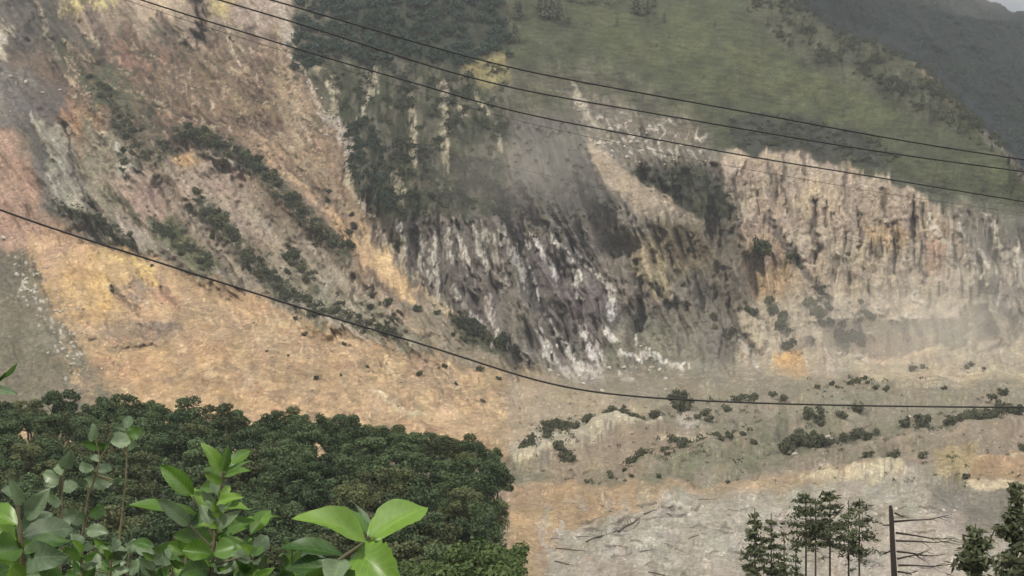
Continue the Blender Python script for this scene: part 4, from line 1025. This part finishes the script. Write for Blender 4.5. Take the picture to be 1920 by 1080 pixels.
# ------------------------------------------------------------------ pines in front of the valley
def near_z(x, d): return float(near_ground(np.array(x), np.array(d)))
def pine(px, top, d, width, label, seed, crown_from=0.45, dens=1.0, full=False, lean=0.0):
    """px, top: where its tip is seen; d: distance; width: crown width in pixels."""
    r = np.random.default_rng(seed); tip = P3(px, top, d); zb = near_z(tip.x, d); H = tip.z - zb
    W = width / F * d / 2 * 1.1
    t = empty("pine_tree", (tip.x, d, zb))
    bend = [(lean * H * 0.01 * (i / 6) ** 2 - lean * H * 0.01, 0.05 * math.sin(i), H * i / 6 - (0.5 if i == 0 else 0)) for i in range(7)]
    me = new_mesh("trunk", *tube(bend, [0.0088 * H * (1 - 0.80 * i / 6) for i in range(7)], 8)); add("trunk", me, t, M_BARK)
    br, lv = [], []
    z = H * crown_from
    while z < H * 0.985:
        f = (z / H - crown_from) / (1 - crown_from)
        reach = W * ((1 - f) ** 0.75 if full else (0.55 + 0.55 * math.sin(math.pi * min(1, f * 0.8 + 0.15))) * (1 - f ** 4) + 0.05)
        for b in range(int(r.integers(3, 6))):
            if r.random() > 0.85 * dens + 0.1: continue
            a = r.uniform(0, 6.28); L = reach * r.uniform(0.55, 1.15); up = r.uniform(-0.12, 0.25) if f < 0.7 else r.uniform(0.1, 0.6)
            p0 = Vector((0, 0, z)); p1 = p0 + Vector((math.cos(a), math.sin(a), up)) * L
            br.append(tube([p0, (p0 + p1) / 2 - Vector((0, 0, 0.04 * L)), p1], [0.028 + 0.004 * L, 0.02, 0.008], 4))
            m = int((9 + 19 * L) * dens)
            s_ = r.uniform(0.3, 1.08, m); c = np.array(p0) + np.outer(s_, np.array(p1 - p0))
            c += r.normal(0, 0.10 + 0.09 * L, (m, 3)) * np.array([1, 1, 0.55])
            nn = rand_unit(m, r) * 0.8 + np.array([0, 0, 0.8]); nn /= np.linalg.norm(nn, axis=1, keepdims=True)
            lv.append(leaf_quads(c, nn, r.uniform(0.13, 0.30, m), r, 0.3))
        z += H * r.uniform(0.018, 0.034)
    if crown_from > 0.3:                          # a few bare dead snags on the lower trunk
        for b in range(14):
            a = r.uniform(0, 6.28); zz = H * r.uniform(0.45, crown_from); L = W * r.uniform(0.3, 0.7)
            br.append(tube([(0, 0, zz), (math.cos(a) * L, math.sin(a) * L, zz - 0.1 * L)], [0.03, 0.008], 4))
            if b % 2:
                m = 16; s_ = r.uniform(0.5, 1.1, m); c = np.array([(math.cos(a) * L * q_, math.sin(a) * L * q_, zz - 0.1 * L * q_) for q_ in s_]) + r.normal(0, 0.12, (m, 3))
                nn = rand_unit(m, r) * 0.8 + np.array([0, 0, 0.8]); nn /= np.linalg.norm(nn, axis=1, keepdims=True)
                lv.append(leaf_quads(c, nn, r.uniform(0.12, 0.24, m), r, 0.3))
    tag(add("branches", new_mesh("branches", *merge(br)), t, M_BARK), kind="stuff")
    add("crown", new_mesh("crown", *merge(lv)), t, M_PINE)
    tag(t, label, "tree", "pines at the lower right")
    return t
pine(1415, 953, 98, 62, "shorter dense pine at the left end of the pine group", 801, 0.62, 1.3, True)
pine(1446, 962, 100, 54, "second pine from the left end, lower than its neighbours", 802, 0.72, 1.3, True)
pine(1511, 924, 104, 70, "tall flat-crowned pine, leftmost of the five bare-trunked pines", 803, 0.80, 1.15)
pine(1529, 934, 110, 46, "slim pine close behind the leftmost bare-trunked pine", 804, 0.82, 1.0)
pine(1556, 920, 102, 62, "tallest bare-trunked pine in the middle of the pine group", 805, 0.79, 1.15)
pine(1591, 938, 106, 46, "slim pine between the tallest pine and the dead trunk", 806, 0.78, 0.9)
pine(1611, 934, 100, 52, "bare-trunked pine nearest to the dead trunk", 807, 0.78, 0.95)
pine(1470, 992, 92, 56, "low thin pine with sparse branches in front of the pine group", 808, 0.50, 0.7, True)
pine(1492, 1010, 90, 48, "low sparse pine under the flat-crowned pine", 809, 0.50, 0.6, True)
pine(1905, 905, 62, 150, "dense dark pine cut off by the right edge", 811, 0.25, 1.7, True)
pine(1829, 982, 58, 190, "broad bushy green pine below the right-hand slope", 812, 0.25, 1.6, True)
pine(1945, 940, 56, 150, "dense pine crown at the very corner behind the edge", 813, 0.25, 1.6, True)
# dead tree: a broken trunk with bare branches to one side
dd_ = 46.0
top = P3(1671, 948, dd_); zb = near_z(top.x, dd_)
dt = empty("dead_tree", (top.x + 0.25, dd_, zb)); Hd = top.z - zb
tv, tf = tube([(0.02, 0, -0.4), (0.0, 0, Hd * 0.3), (-0.06, 0, Hd * 0.6), (-0.2, 0, Hd * 0.86), (-0.25, 0, Hd * 0.97), (-0.27, 0.02, Hd)], [0.19, 0.15, 0.125, 0.10, 0.085, 0.06], 10)
add("trunk", new_mesh("trunk", tv, tf, True), dt, M_DEADBARK)
r = np.random.default_rng(850)
for (x0, y0, x1, y1, sg) in [(1676, 978, 1786, 964, 1), (1680, 999, 1795, 1010, 1), (1680, 1014, 1798, 1012, 1), (1682, 1034, 1772, 1040, 1), (1684, 1060, 1795, 1056, 1), (1678, 962, 1700, 966, 1), (1672, 985, 1650, 978, -1), (1682, 1048, 1745, 1028, 1), (1684, 1072, 1720, 1070, 1), (1676, 1030, 1652, 1036, -1)]:
    a = P3(x0, y0, dd_) - dt.location; b = P3(x1, y1, dd_ + r.uniform(-1.2, 1.2)) - dt.location
    v = b - a
    pts = [a, a + v * 0.3 + Vector((0, 0, -0.03)), a + v * 0.62 + Vector((0, 0.05, -0.10)), b]
    parts = [tube(pts, [0.042, 0.03, 0.02, 0.008], 6)]
    for q in range(6):
        t_ = r.uniform(0.3, 0.95); s0 = a + v * t_ + Vector((0, 0, -0.06)); w_ = v.length * r.uniform(0.1, 0.3)
        parts.append(tube([s0, s0 + Vector((0.7 * w_ * sg, r.uniform(-0.5, 0.5) * w_, r.uniform(-0.5, 0.35) * w_))], [0.014, 0.004], 4))
    add("branch", new_mesh("branch", *merge(parts)), dt, M_DEADBARK)
tag(dt, "dead bare tree trunk with leafless branches among the pines", "dead tree")

# ------------------------------------------------------------------ cables
def cable(name, pts, d0, d1, rad, label):
    P = np.array(pts, float)                       # carried on well past both sides of the view towards its poles
    s0 = (P[1] - P[0]) / (P[1, 0] - P[0, 0]); s1 = (P[-1] - P[-2]) / (P[-1, 0] - P[-2, 0])
    P = np.concatenate([[P[0] - s0 * 1300], P, [P[-1] + s1 * 1600]]); x = np.linspace(P[0, 0], P[-1, 0], 240)
    # smooth natural curve through the points
    y = np.interp(x, P[:, 0], P[:, 1])
    for _ in range(22): y[1:-1] = (y[:-2] + 2 * y[1:-1] + y[2:]) / 4
    q = [P3(a, b, d0 + (d1 - d0) * (a + 200) / 2300.0) for a, b in zip(x, y)]
    me = new_mesh(name, *tube(q, [rad] * len(q), 6), smooth=True)
    o = add(name, me, None, M_CABLE)
    return tag(o, label, "cable", "overhead cables")
cable("overhead_cable", [(-150, -215), (300, -58), (560, 14), (760, 74), (963, 130), (1200, 174), (1440, 217), (1680, 262), (1920, 300), (2150, 330)], 30, 36, 0.021, "highest of the three cables over the grassy mountain")
cable("overhead_cable", [(-150, -190), (200, -66), (408, 0), (480, 20), (620, 62), (780, 117), (870, 143), (948, 164), (1080, 188), (1200, 208), (1440, 250), (1650, 285), (1920, 322), (2150, 350)], 30, 36, 0.020, "middle one of the three cables over the grassy mountain")
cable("overhead_cable", [(-150, -145), (100, -52), (268, 0), (360, 32), (480, 66), (543, 88), (610, 108), (693, 132), (813, 165), (880, 187), (955, 209), (1100, 237), (1200, 256), (1440, 300), (1600, 325), (1920, 378), (2150, 414)], 30, 36, 0.019, "cable passing just over the top of the tan cliff")
cable("overhead_wire", [(-150, -130), (100, -45), (237, 0), (345, 38), (480, 80), (543, 98), (600, 117), (760, 166), (947, 222), (1300, 300), (1700, 370), (2150, 430)], 42, 60, 0.008, "thin wire just below the cable pair at the top of the slide")
cable("overhead_wire", [(-150, 50), (25, 76), (110, 105), (400, 172), (660, 230), (780, 265), (950, 312), (1300, 395), (1700, 470), (2150, 540)], 60, 80, 0.0055, "faint thin wire crossing the dark clump of trees, upper one")
cable("overhead_wire", [(-150, 100), (300, 200), (655, 287), (780, 330), (870, 362), (1000, 395), (1400, 480), (1700, 530), (2150, 590)], 60, 80, 0.005, "faint thin wire crossing the dark clump of trees, lower one")
cable("overhead_cable", [(-150, 338), (0, 394), (75, 421), (150, 446), (260, 479), (345, 508), (480, 550), (600, 589), (680, 612), (780, 641), (860, 667), (930, 690), (990, 712), (1060, 730), (1150, 741), (1240, 748), (1440, 757), (1680, 762), (1920, 764), (2150, 765)], 24, 30, 0.020, "single low cable sagging across apron and valley floor")

# ------------------------------------------------------------------ leafy sprigs close to the camera
def leaf_material(name, c1, c2, vein, transl, rough):
    m, n, l, p = mat_new(name)
    uv = n.new("ShaderNodeUVMap"); sp = n.new("ShaderNodeSeparateXYZ"); l.new(uv.outputs[0], sp.inputs[0])
    def math_(op, a, b=None, c=None):
        q = n.new("ShaderNodeMath"); q.operation = op
        for i, s in enumerate((a, b, c)):
            if s is None: continue
            if isinstance(s, (int, float)): q.inputs[i].default_value = s
            else: l.new(s, q.inputs[i])
        return q.outputs[0]
    av = math_('ABSOLUTE', math_('SUBTRACT', sp.outputs[1], 0.5))
    side = math_('SINE', math_('MULTIPLY', math_('SUBTRACT', sp.outputs[0], math_('MULTIPLY', av, 0.5)), 52.0))
    sv = math_('MULTIPLY', math_('GREATER_THAN', side, 0.86), 0.5)
    mid = math_('LESS_THAN', av, 0.022)
    vn = math_('MAXIMUM', sv, mid)
    oi = n.new("ShaderNodeObjectInfo"); nz = n.new("ShaderNodeTexNoise"); nz.inputs["Scale"].default_value = 30
    tc = n.new("ShaderNodeTexCoord"); l.new(tc.outputs["Object"], nz.inputs["Vector"])
    fac = math_('MULTIPLY_ADD', nz.outputs[0], 0.7, math_('MULTIPLY_ADD', oi.outputs["Random"], 1.0, -0.35))
    nb = n.new('ShaderNodeTexNoise'); nb.inputs['Scale'].default_value = 130; nb.inputs['Detail'].default_value = 3; l.new(tc.outputs['Object'], nb.inputs['Vector'])
    fac = math_('ADD', fac, math_('MULTIPLY_ADD', nb.outputs[0], 0.8, -0.4))
    fac = math_('MINIMUM', math_('MAXIMUM', fac, 0.0), 1.0)
    mx = n.new("ShaderNodeMix"); mx.data_type = 'RGBA'; mx.inputs["A"].default_value = (*c1, 1); mx.inputs["B"].default_value = (*c2, 1); l.new(fac, mx.inputs["Factor"])
    m2 = n.new("ShaderNodeMix"); m2.data_type = 'RGBA'; m2.inputs["B"].default_value = (*vein, 1); l.new(mx.outputs["Result"], m2.inputs["A"])
    l.new(math_('MULTIPLY', vn, 0.28), m2.inputs["Factor"])
    l.new(m2.outputs["Result"], p.inputs["Base Color"]); p.inputs["Roughness"].default_value = rough
    p.inputs["Specular IOR Level"].default_value = 0.45
    b = n.new("ShaderNodeBump"); b.inputs["Strength"].default_value = 0.35; b.inputs["Distance"].default_value = 0.002
    l.new(math_('SUBTRACT', 1.0, vn), b.inputs["Height"]); l.new(b.outputs[0], p.inputs["Normal"])
    t = n.new("ShaderNodeBsdfTranslucent"); l.new(m2.outputs["Result"], t.inputs["Color"])
    ms = n.new("ShaderNodeMixShader"); ms.inputs[0].default_value = transl
    l.new(p.outputs[0], ms.inputs[1]); l.new(t.outputs[0], ms.inputs[2]); l.new(ms.outputs[0], n["Material Output"].inputs["Surface"])
    return m
M_LEAF = leaf_material("bright_leaf", (0.070, 0.15, 0.018), (0.165, 0.285, 0.045), (0.30, 0.42, 0.12), 0.30, 0.40)
M_LEAFDARK = leaf_material("deep_green_leaf", (0.035, 0.085, 0.016), (0.10, 0.19, 0.04), (0.2, 0.3, 0.1), 0.35, 0.42)
M_LEAFPALE = leaf_material("pale_leaf", (0.075, 0.12, 0.058), (0.21, 0.28, 0.155), (0.28, 0.36, 0.22), 0.30, 0.42)
M_STEM = plain_material("green_brown_stem", (0.10, 0.085, 0.045), 0.7, 0.3, 20, 0.2)

def leaf(plant, b, t, w, d, kind="ovate", mat=None, roll=0.0, dt=0.0, fold=0.35, curl=0.12, seed=0):
    """A leaf from base b to tip t (places in the picture), w its width in pixels, at distance d; dt moves the tip in depth."""
    r = np.random.default_rng(int(abs(b[0] * 7 + b[1] * 13 + t[0] * 3)) + seed)
    B = P3(*b, d); T = P3(*t, d + dt); ax = T - B; L = ax.length; ax.normalize()
    view = ((B + T) / 2).normalized() * -1
    side = view.cross(ax).normalized(); nrm = ax.cross(side).normalized()
    R = Matrix.Rotation(roll, 3, ax); side = R @ side; nrm = R @ nrm
    W = w / F * d / 2
    NT, NS = 17, 6
    ts = 0.5 - 0.5 * np.cos(np.pi * np.linspace(0, 1, NT)); ts = 0.5 * ts + 0.5 * np.linspace(0, 1, NT); ss = np.linspace(-1, 1, NS + 1)
    h = ts ** 0.75 * (1 - ts) ** 0.85 * (1 - 0.15 * ts) if kind == "ovate" else np.sin(np.pi * ts ** 0.85) ** 0.62
    h = h / h.max()
    V = []; UV = []
    tw = r.uniform(-0.5, 0.5); fold *= r.uniform(0.6, 1.8); curl *= r.uniform(0.8, 3.2); roll += r.normal(0, 0.3); ph = r.uniform(0, 6)
    for i, t_ in enumerate(ts):
        for s_ in ss:
            hh = h[i] * W * (1 + ((0.09 if kind == "round" else 0.018) * (-1) ** i if abs(s_) == 1 else 0) + 0.03 * r.normal() * (abs(s_) == 1))
            up = fold * abs(s_) * hh - curl * L * (t_ - 0.35) ** 2 + 0.16 * W * math.sin(8 * t_ + 2 * s_ + ph) * abs(s_) ** 1.5 + tw * s_ * hh * t_
            V.append(tuple(B + ax * (t_ * L) + side * (s_ * hh) + nrm * up - plant.location)); UV.append((t_, s_ * 0.5 + 0.5))
    f = [(i * (NS + 1) + j, i * (NS + 1) + j + 1, (i + 1) * (NS + 1) + j + 1, (i + 1) * (NS + 1) + j) for i in range(NT - 1) for j in range(NS)]
    me = new_mesh("leaf", V, f, True)
    ul = me.uv_layers.new(name="UVMap"); li = np.zeros(len(me.loops), np.int32); me.loops.foreach_get("vertex_index", li)
    ul.data.foreach_set("uv", np.array(UV, np.float32)[li].ravel())
    return add("leaf", me, plant, mat)

def sprig(name, stem, d, label, rad=0.0035):
    """stem: places from the ground end (below the frame) up; returns the plant's root."""
    p0 = P3(*stem[0], d)
    g = near_z(p0.x, d); root = empty(name, (p0.x, d + 0.05, g))
    pts = [Vector((0, 0, -0.03)), Vector((0.01, -0.02, (p0.z - g) * 0.5))] + [P3(*q, d) - root.location for q in stem]
    rad *= 0.62
    rr = [rad * 2.2, rad * 1.8] + [rad * (1.4 - 0.8 * i / max(1, len(stem) - 1)) for i in range(len(stem))]
    add("stem", new_mesh("stem", *tube(pts, rr, 7), smooth=True), root, M_STEM)
    return tag(root, label, "plant", "leafy sprigs close by")

def petiole(plant, a, b, d):
    add("leaf_stalk", new_mesh("leaf_stalk", *tube([P3(*a, d) - plant.location, P3(*b, d) - plant.location], [0.0016, 0.0011], 5)), plant, M_STEM)

rl_ = random.Random(9)
# sprig with two big bright leaves
d = 1.25
A = sprig("leafy_sprig", [(596, 1120), (606, 1078), (640, 1048), (672, 1026), (694, 1008)], d, "sprig with two big bright green leaves spread like wings", 0.0042)
leaf(A, (694, 1010), (570, 957), 66, d, "ovate", M_LEAF, 0.75, -0.06, 0.5, 0.22)
leaf(A, (690, 1012), (804, 938), 72, d, "ovate", M_LEAF, -0.55, 0.05, 0.4, 0.12)
leaf(A, (664, 1030), (742, 1090), 78, d - 0.02, "round", M_LEAF, -0.3, -0.05, 0.25, 0.2)
leaf(A, (650, 1042), (512, 1016), 46, d + 0.02, "ovate", M_LEAFDARK, 0.9, 0.0)
leaf(A, (694, 1006), (622, 940), 34, d + 0.04, "ovate", M_LEAFDARK, 0.8, 0.05)
leaf(A, (696, 1004), (664, 928), 22, d + 0.05, "ovate", M_LEAFPALE, 0.9, 0.05)
leaf(A, (640, 1048), (620, 1100), 50, d - 0.03, "ovate", M_LEAFPALE, 0.3, -0.04)
leaf(A, (622, 1066), (530, 1062), 44, d, "ovate", M_LEAFDARK, 0.5, 0.03)
leaf(A, (620, 1064), (560, 1100), 42, d - 0.02, "ovate", M_LEAF, -0.5, 0.0)
leaf(A, (650, 1046), (700, 1110), 46, d + 0.03, "ovate", M_LEAFDARK, 0.2, 0.02)
leaf(A, (616, 1072), (560, 1030), 30, d + 0.05, "ovate", M_LEAFPALE, 0.4, 0.05)
# centre sprig with a rosette on top
d = 1.55
B_ = sprig("leafy_sprig", [(388, 1120), (396, 1080), (402, 1020), (408, 960), (414, 915), (418, 884)], d, "tall centre sprig topped by a bright rosette of pointed leaves", 0.0034)
for (b, t, w, m, ro) in [((416, 888), (382, 829), 27, M_LEAF, 0.5), ((420, 880), (470, 840), 24, M_LEAF, -0.5), ((420, 886), (472, 862), 18, M_LEAFDARK, -0.9), ((420, 892), (466, 880), 20, M_LEAF, -0.7), ((417, 892), (382, 874), 22, M_LEAFDARK, 0.8), ((418, 884), (428, 838), 20, M_LEAFDARK, 0.2),
                         ((362, 930), (301, 871), 36, M_LEAF, 0.2), ((366, 962), (238, 944), 40, M_LEAF, 0.9), ((356, 985), (300, 938), 30, M_LEAFPALE, 0.3), ((400, 960), (356, 912), 34, M_LEAF, 0.4), ((404, 972), (352, 978), 40, M_LEAFDARK, 0.5), ((405, 965), (440, 925), 26, M_LEAF, -0.4), ((408, 940), (454, 930), 22, M_LEAF, -0.6), ((410, 932), (396, 898), 18, M_LEAFPALE, 0.4), ((410, 950), (462, 948), 24, M_LEAF, -0.9),
                         ((404, 1000), (470, 975), 38, M_LEAFDARK, -0.4), ((402, 1010), (520, 958), 34, M_LEAF, -0.8), ((470, 1002), (508, 950), 30, M_LEAF, -0.2), ((400, 1020), (330, 1000), 44, M_LEAFDARK, 0.5), ((398, 1040), (340, 1030), 40, M_LEAF, 0.4), ((400, 1036), (468, 1020), 44, M_LEAFDARK, -0.5), ((398, 1060), (470, 1056), 40, M_LEAFPALE, -0.3), ((396, 1064), (340, 1072), 40, M_LEAFDARK, 0.6), ((470, 1040), (505, 1000), 30, M_LEAFPALE, 0.2), ((440, 1070), (500, 1088), 40, M_LEAFDARK, -0.3), ((398, 985), (375, 945), 24, M_LEAFPALE, 0.1), ((402, 990), (440, 962), 24, M_LEAFPALE, -0.2)]:
    leaf(B_, b, t, w, d + rl_.uniform(-0.06, 0.06), "ovate", m, ro, rl_.uniform(-0.05, 0.05))
for k in range(34):                             # many small leaves up the stem
    y0 = rl_.uniform(905, 1075); a = math.radians(rl_.choice([rl_.uniform(5, 75), rl_.uniform(105, 175)])); L = rl_.uniform(16, 40)
    x0 = np.interp(y0, [884, 960, 1080], [418, 408, 396]) + rl_.uniform(-16, 16) * (y0 - 880) / 150
    leaf(B_, (x0, y0), (x0 + L * math.cos(a), y0 - L * math.sin(a) * 0.8), L * rl_.uniform(0.4, 0.6), d + rl_.uniform(-0.09, 0.09), "ovate", rl_.choice([M_LEAF, M_LEAF, M_LEAFDARK, M_LEAFPALE]), rl_.uniform(-1.0, 1.0), rl_.uniform(-0.03, 0.03))
petiole(B_, (402, 1012), (362, 930), d); petiole(B_, (401, 1030), (356, 985), d); petiole(B_, (400, 1030), (470, 1002), d); petiole(B_, (398, 1060), (470, 1040), d)
# tall pale sprigs on the left
d = 1.9
def pale(stem, leaves, label, d, rad=0.003):
    p = sprig("leafy_sprig", stem, d, label, rad)
    for (cx_, cy_, w, h, an) in leaves:            # centre, width, length, direction in degrees (0 = to the right, 90 = up)
        a = math.radians(an); dx, dy = math.cos(a) * h / 2, -math.sin(a) * h / 2
        leaf(p, (cx_ - dx, cy_ - dy), (cx_ + dx, cy_ + dy), w, d + rl_.uniform(-0.05, 0.05), "round", M_LEAFPALE if rl_.random() < 0.75 else M_LEAFDARK, rl_.uniform(-0.5, 0.5), rl_.uniform(-0.04, 0.04), 0.25, 0.15)
        j = min(stem, key=lambda q: (q[0] - cx_ + dx) ** 2 + (q[1] - cy_ + dy - 8) ** 2)
        petiole(p, j, (cx_ - dx, cy_ - dy), d)
    return p
pale([(112, 1120), (114, 1010), (115, 960), (116, 920), (120, 885), (126, 865)], [(126, 864, 27, 32, 70), (95, 893, 24, 36, 160), (96, 905, 20, 30, 200), (130, 912, 26, 36, 25), (100, 938, 24, 32, 150), (128, 968, 30, 40, 10), (95, 985, 30, 44, 170), (110, 878, 18, 24, 120)], "pale-leaved sprig nearest the left edge, with a round top leaf", d)
pale([(150, 1120), (155, 1000), (166, 930), (180, 890), (188, 860), (178, 820)], [(174, 812, 20, 32, 85), (176, 834, 22, 52, 175), (160, 876, 20, 30, 165), (196, 878, 20, 36, 10), (184, 903, 30, 60, 185), (222, 902, 16, 20, 15), (178, 858, 14, 24, 150), (152, 905, 18, 24, 190), (182, 958, 26, 36, 30), (182, 996, 26, 40, 0), (140, 970, 28, 40, 160)], "pale-leaved sprig with stacked leaves, second from the left edge", d + 0.1)
pale([(215, 1120), (225, 1000), (236, 900), (238, 840), (238, 815)], [(229, 801, 12, 40, 175), (252, 812, 26, 32, 20), (226, 826, 30, 36, 190), (240, 790, 18, 26, 80), (245, 834, 22, 28, -20), (222, 812, 12, 24, 170)], "slender sprig with a flat tuft of pale leaves on top", d + 0.2, 0.0026)
pale([(238, 1130), (240, 1085), (240, 1050), (244, 1030)], [(226, 1034, 22, 30, 120), (248, 1024, 20, 30, 70), (220, 1054, 22, 40, 190), (258, 1064, 30, 42, 20), (176, 1052, 30, 34, 60), (190, 1075, 28, 44, 150)], "small low sprig of four rounded pale leaves", 1.7, 0.0028)
pale([(320, 1130), (322, 1075), (325, 1045)], [(318, 1036, 18, 26, 110), (332, 1042, 18, 28, 40), (310, 1052, 18, 28, 180), (340, 1062, 22, 30, 10), (300, 1075, 24, 36, 170)], "smallest low sprig, between the low sprig and the centre sprig", 1.8, 0.0024)
# dense leaves in the lower left corner
d = 1.15
E_ = sprig("leafy_sprig", [(40, 1140), (44, 1080), (40, 1020), (34, 970), (30, 925)], d, "dense bunch of long leaves filling the lower left corner", 0.004)
for (b, t, w, m, ro) in [((48, 975), (90, 918), 36, M_LEAFPALE, -0.3), ((36, 940), (2, 908), 24, M_LEAFPALE, 0.4), ((40, 950), (24, 905), 22, M_LEAFPALE, 0.2), ((44, 1005), (142, 985), 54, M_LEAFPALE, -0.4), ((42, 1000), (98, 962), 48, M_LEAFPALE, -0.2), ((30, 985), (-30, 950), 46, M_LEAF, 0.4), ((32, 1010), (-40, 990), 50, M_LEAF, 0.5), ((40, 1025), (-20, 1040), 56, M_LEAFDARK, 0.4), ((44, 1035), (135, 1008), 44, M_LEAFDARK, -0.7),
                         ((44, 1050), (110, 1040), 60, M_LEAFPALE, -0.3), ((44, 1060), (-10, 1075), 60, M_LEAFDARK, 0.5), ((46, 1075), (70, 1015), 44, M_LEAF, 0.1), ((46, 1080), (120, 1085), 60, M_LEAFDARK, -0.4), ((20, 1060), (56, 1100), 60, M_LEAF, 0.2), ((40, 990), (60, 1030), 40, M_LEAFDARK, 0.1), ((0, 1010), (50, 1062), 50, M_LEAF, 0.5)]:
    leaf(E_, b, t, w, d + rl_.uniform(-0.06, 0.06), "ovate", m, ro, rl_.uniform(-0.05, 0.05))
# more leaves low down between the sprigs
d = 1.35
for (sx, lab, seed) in [(150, "low leafy shoot between the corner bunch and the low sprig", 1), (285, "low leafy shoot in front of the smallest sprig", 2), (470, "low leafy shoot between the centre sprig and the two big leaves", 3), (545, "low leafy shoot under the left one of the two big leaves", 4), (78, "leafy shoot rising out of the corner bunch", 5), (205, "leafy shoot between the slender sprig and the low sprig", 6), (345, "leafy shoot just left of the centre sprig", 7)]:
    r_ = random.Random(seed); q_ = sprig("leafy_sprig", [(sx, 1140), (sx + 2, 1080), (sx + 4, 1030)], d + 0.05 * seed, lab, 0.003)
    for k in range(17):
        y0 = 1026 + k * 6; a = r_.uniform(20, 70) if k % 2 else r_.uniform(110, 160); L = r_.uniform(24, 46)
        leaf(q_, (sx + 3, y0), (sx + 3 + L * math.cos(math.radians(a)), y0 - L * math.sin(math.radians(a)) * 0.7), L * r_.uniform(0.45, 0.65), d + 0.05 * seed + r_.uniform(-0.05, 0.05), "ovate", r_.choice([M_LEAF, M_LEAFDARK, M_LEAFDARK, M_LEAFPALE]), r_.uniform(-0.9, 0.9), r_.uniform(-0.05, 0.05))
# twig reaching in from the left edge
T_ = sprig("leafy_sprig", [(-60, 1080), (-50, 900), (-30, 770), (-8, 716)], 1.5, "twig with a dark leaf reaching in at the left edge", 0.0026)
leaf(T_, (2, 712), (40, 676), 15, 1.5, "ovate", M_LEAFDARK, 0.9, 0.02)
leaf(T_, (-14, 728), (32, 738), 18, 1.5, "ovate", M_LEAFPALE, -0.3, 0.0)
leaf(T_, (-10, 716), (12, 700), 10, 1.5, "ovate", M_LEAFDARK, 0.6, 0.0)

# ------------------------------------------------------------------ air: even haze over the valley, and dust at the foot of the slide
def volume_material(name, color, dens, aniso=0.0):
    m = bpy.data.materials.new(name); m.use_nodes = True; n, l = m.node_tree.nodes, m.node_tree.links
    n.remove(n["Principled BSDF"])
    v = n.new("ShaderNodeVolumePrincipled"); v.inputs["Color"].default_value = (*color, 1); v.inputs["Density"].default_value = dens
    v.inputs["Anisotropy"].default_value = aniso
    l.new(v.outputs[0], n["Material Output"].inputs["Volume"])
    return m
def box_mesh(name, lo, hi):
    v = [(x, y, z) for x in (lo[0], hi[0]) for y in (lo[1], hi[1]) for z in (lo[2], hi[2])]
    f = [(0, 1, 3, 2), (4, 6, 7, 5), (0, 4, 5, 1), (2, 3, 7, 6), (0, 2, 6, 4), (1, 5, 7, 3)]
    return new_mesh(name, v, f)
zlo, zhi = float(min(PZ.min(), HZ.min())) - 1.0, float(PZ.max()) + 2.0
hz = add("haze", box_mesh("haze", (float(PX.min()) - 5, -20, zlo), (float(PX.max()) + 5, float(PY.max()) + 10, zhi)), None, volume_material("haze_air", (0.86, 0.92, 0.98), HAZE))
tag(hz, "thin grey haze hanging over the whole valley", None, None, "stuff")
def dust(px, py, dist, rx, ry, rz, dens, seed, label):
    """A drifting dust cloud: one object of nested lumpy billows, so that it thins out towards its edge."""
    r = np.random.default_rng(seed); parts = []
    ws = [r.normal(size=3) * (1.3 + k) for k in range(6)]; ph = r.uniform(0, 6, 6)
    root = empty("dust_cloud", P3(px, py, dist))
    for j, sc in enumerate((1.0, 0.8, 0.6, 0.4)):
        v, f = ico(4); n = np.ones(len(v))
        for k in range(6): n += (0.24 / (1 + 0.45 * k)) * np.sin(v @ ws[k] + ph[k] + j)
        v = v * n[:, None] * np.array([rx, ry, rz]) * sc
        add("billow", new_mesh("billow", v, f, True), root, volume_material("dust_air", (0.99, 0.94, 0.84), dens / 4, -0.4))
    tag(root, label, None, None, "stuff")
dust(1720, 665, 800, 140, 60, 34, 0.0085, 1, "tan dust rising at the foot of the cliff")
dust(1860, 600, 810, 70, 50, 48, 0.006, 2, "dust drifting up the slope at the right")
dust(985, 728, 770, 60, 45, 18, 0.008, 3, "dust lying below the grey gullies")
dust(1340, 705, 785, 60, 45, 14, 0.008, 4, "dust at the foot of the dark gullies")
dust(1580, 620, 810, 80, 40, 40, 0.0035, 5, "thin dust veil below the tan cliff")
dust(1010, 350, 860, 60, 40, 55, 0.0035, 6, "thin mist drifting over the dark scrub beside the chute")
dust(1925, -25, 1480, 120, 60, 42, 0.006, 7, "low cloud hanging on the far mountain's top")
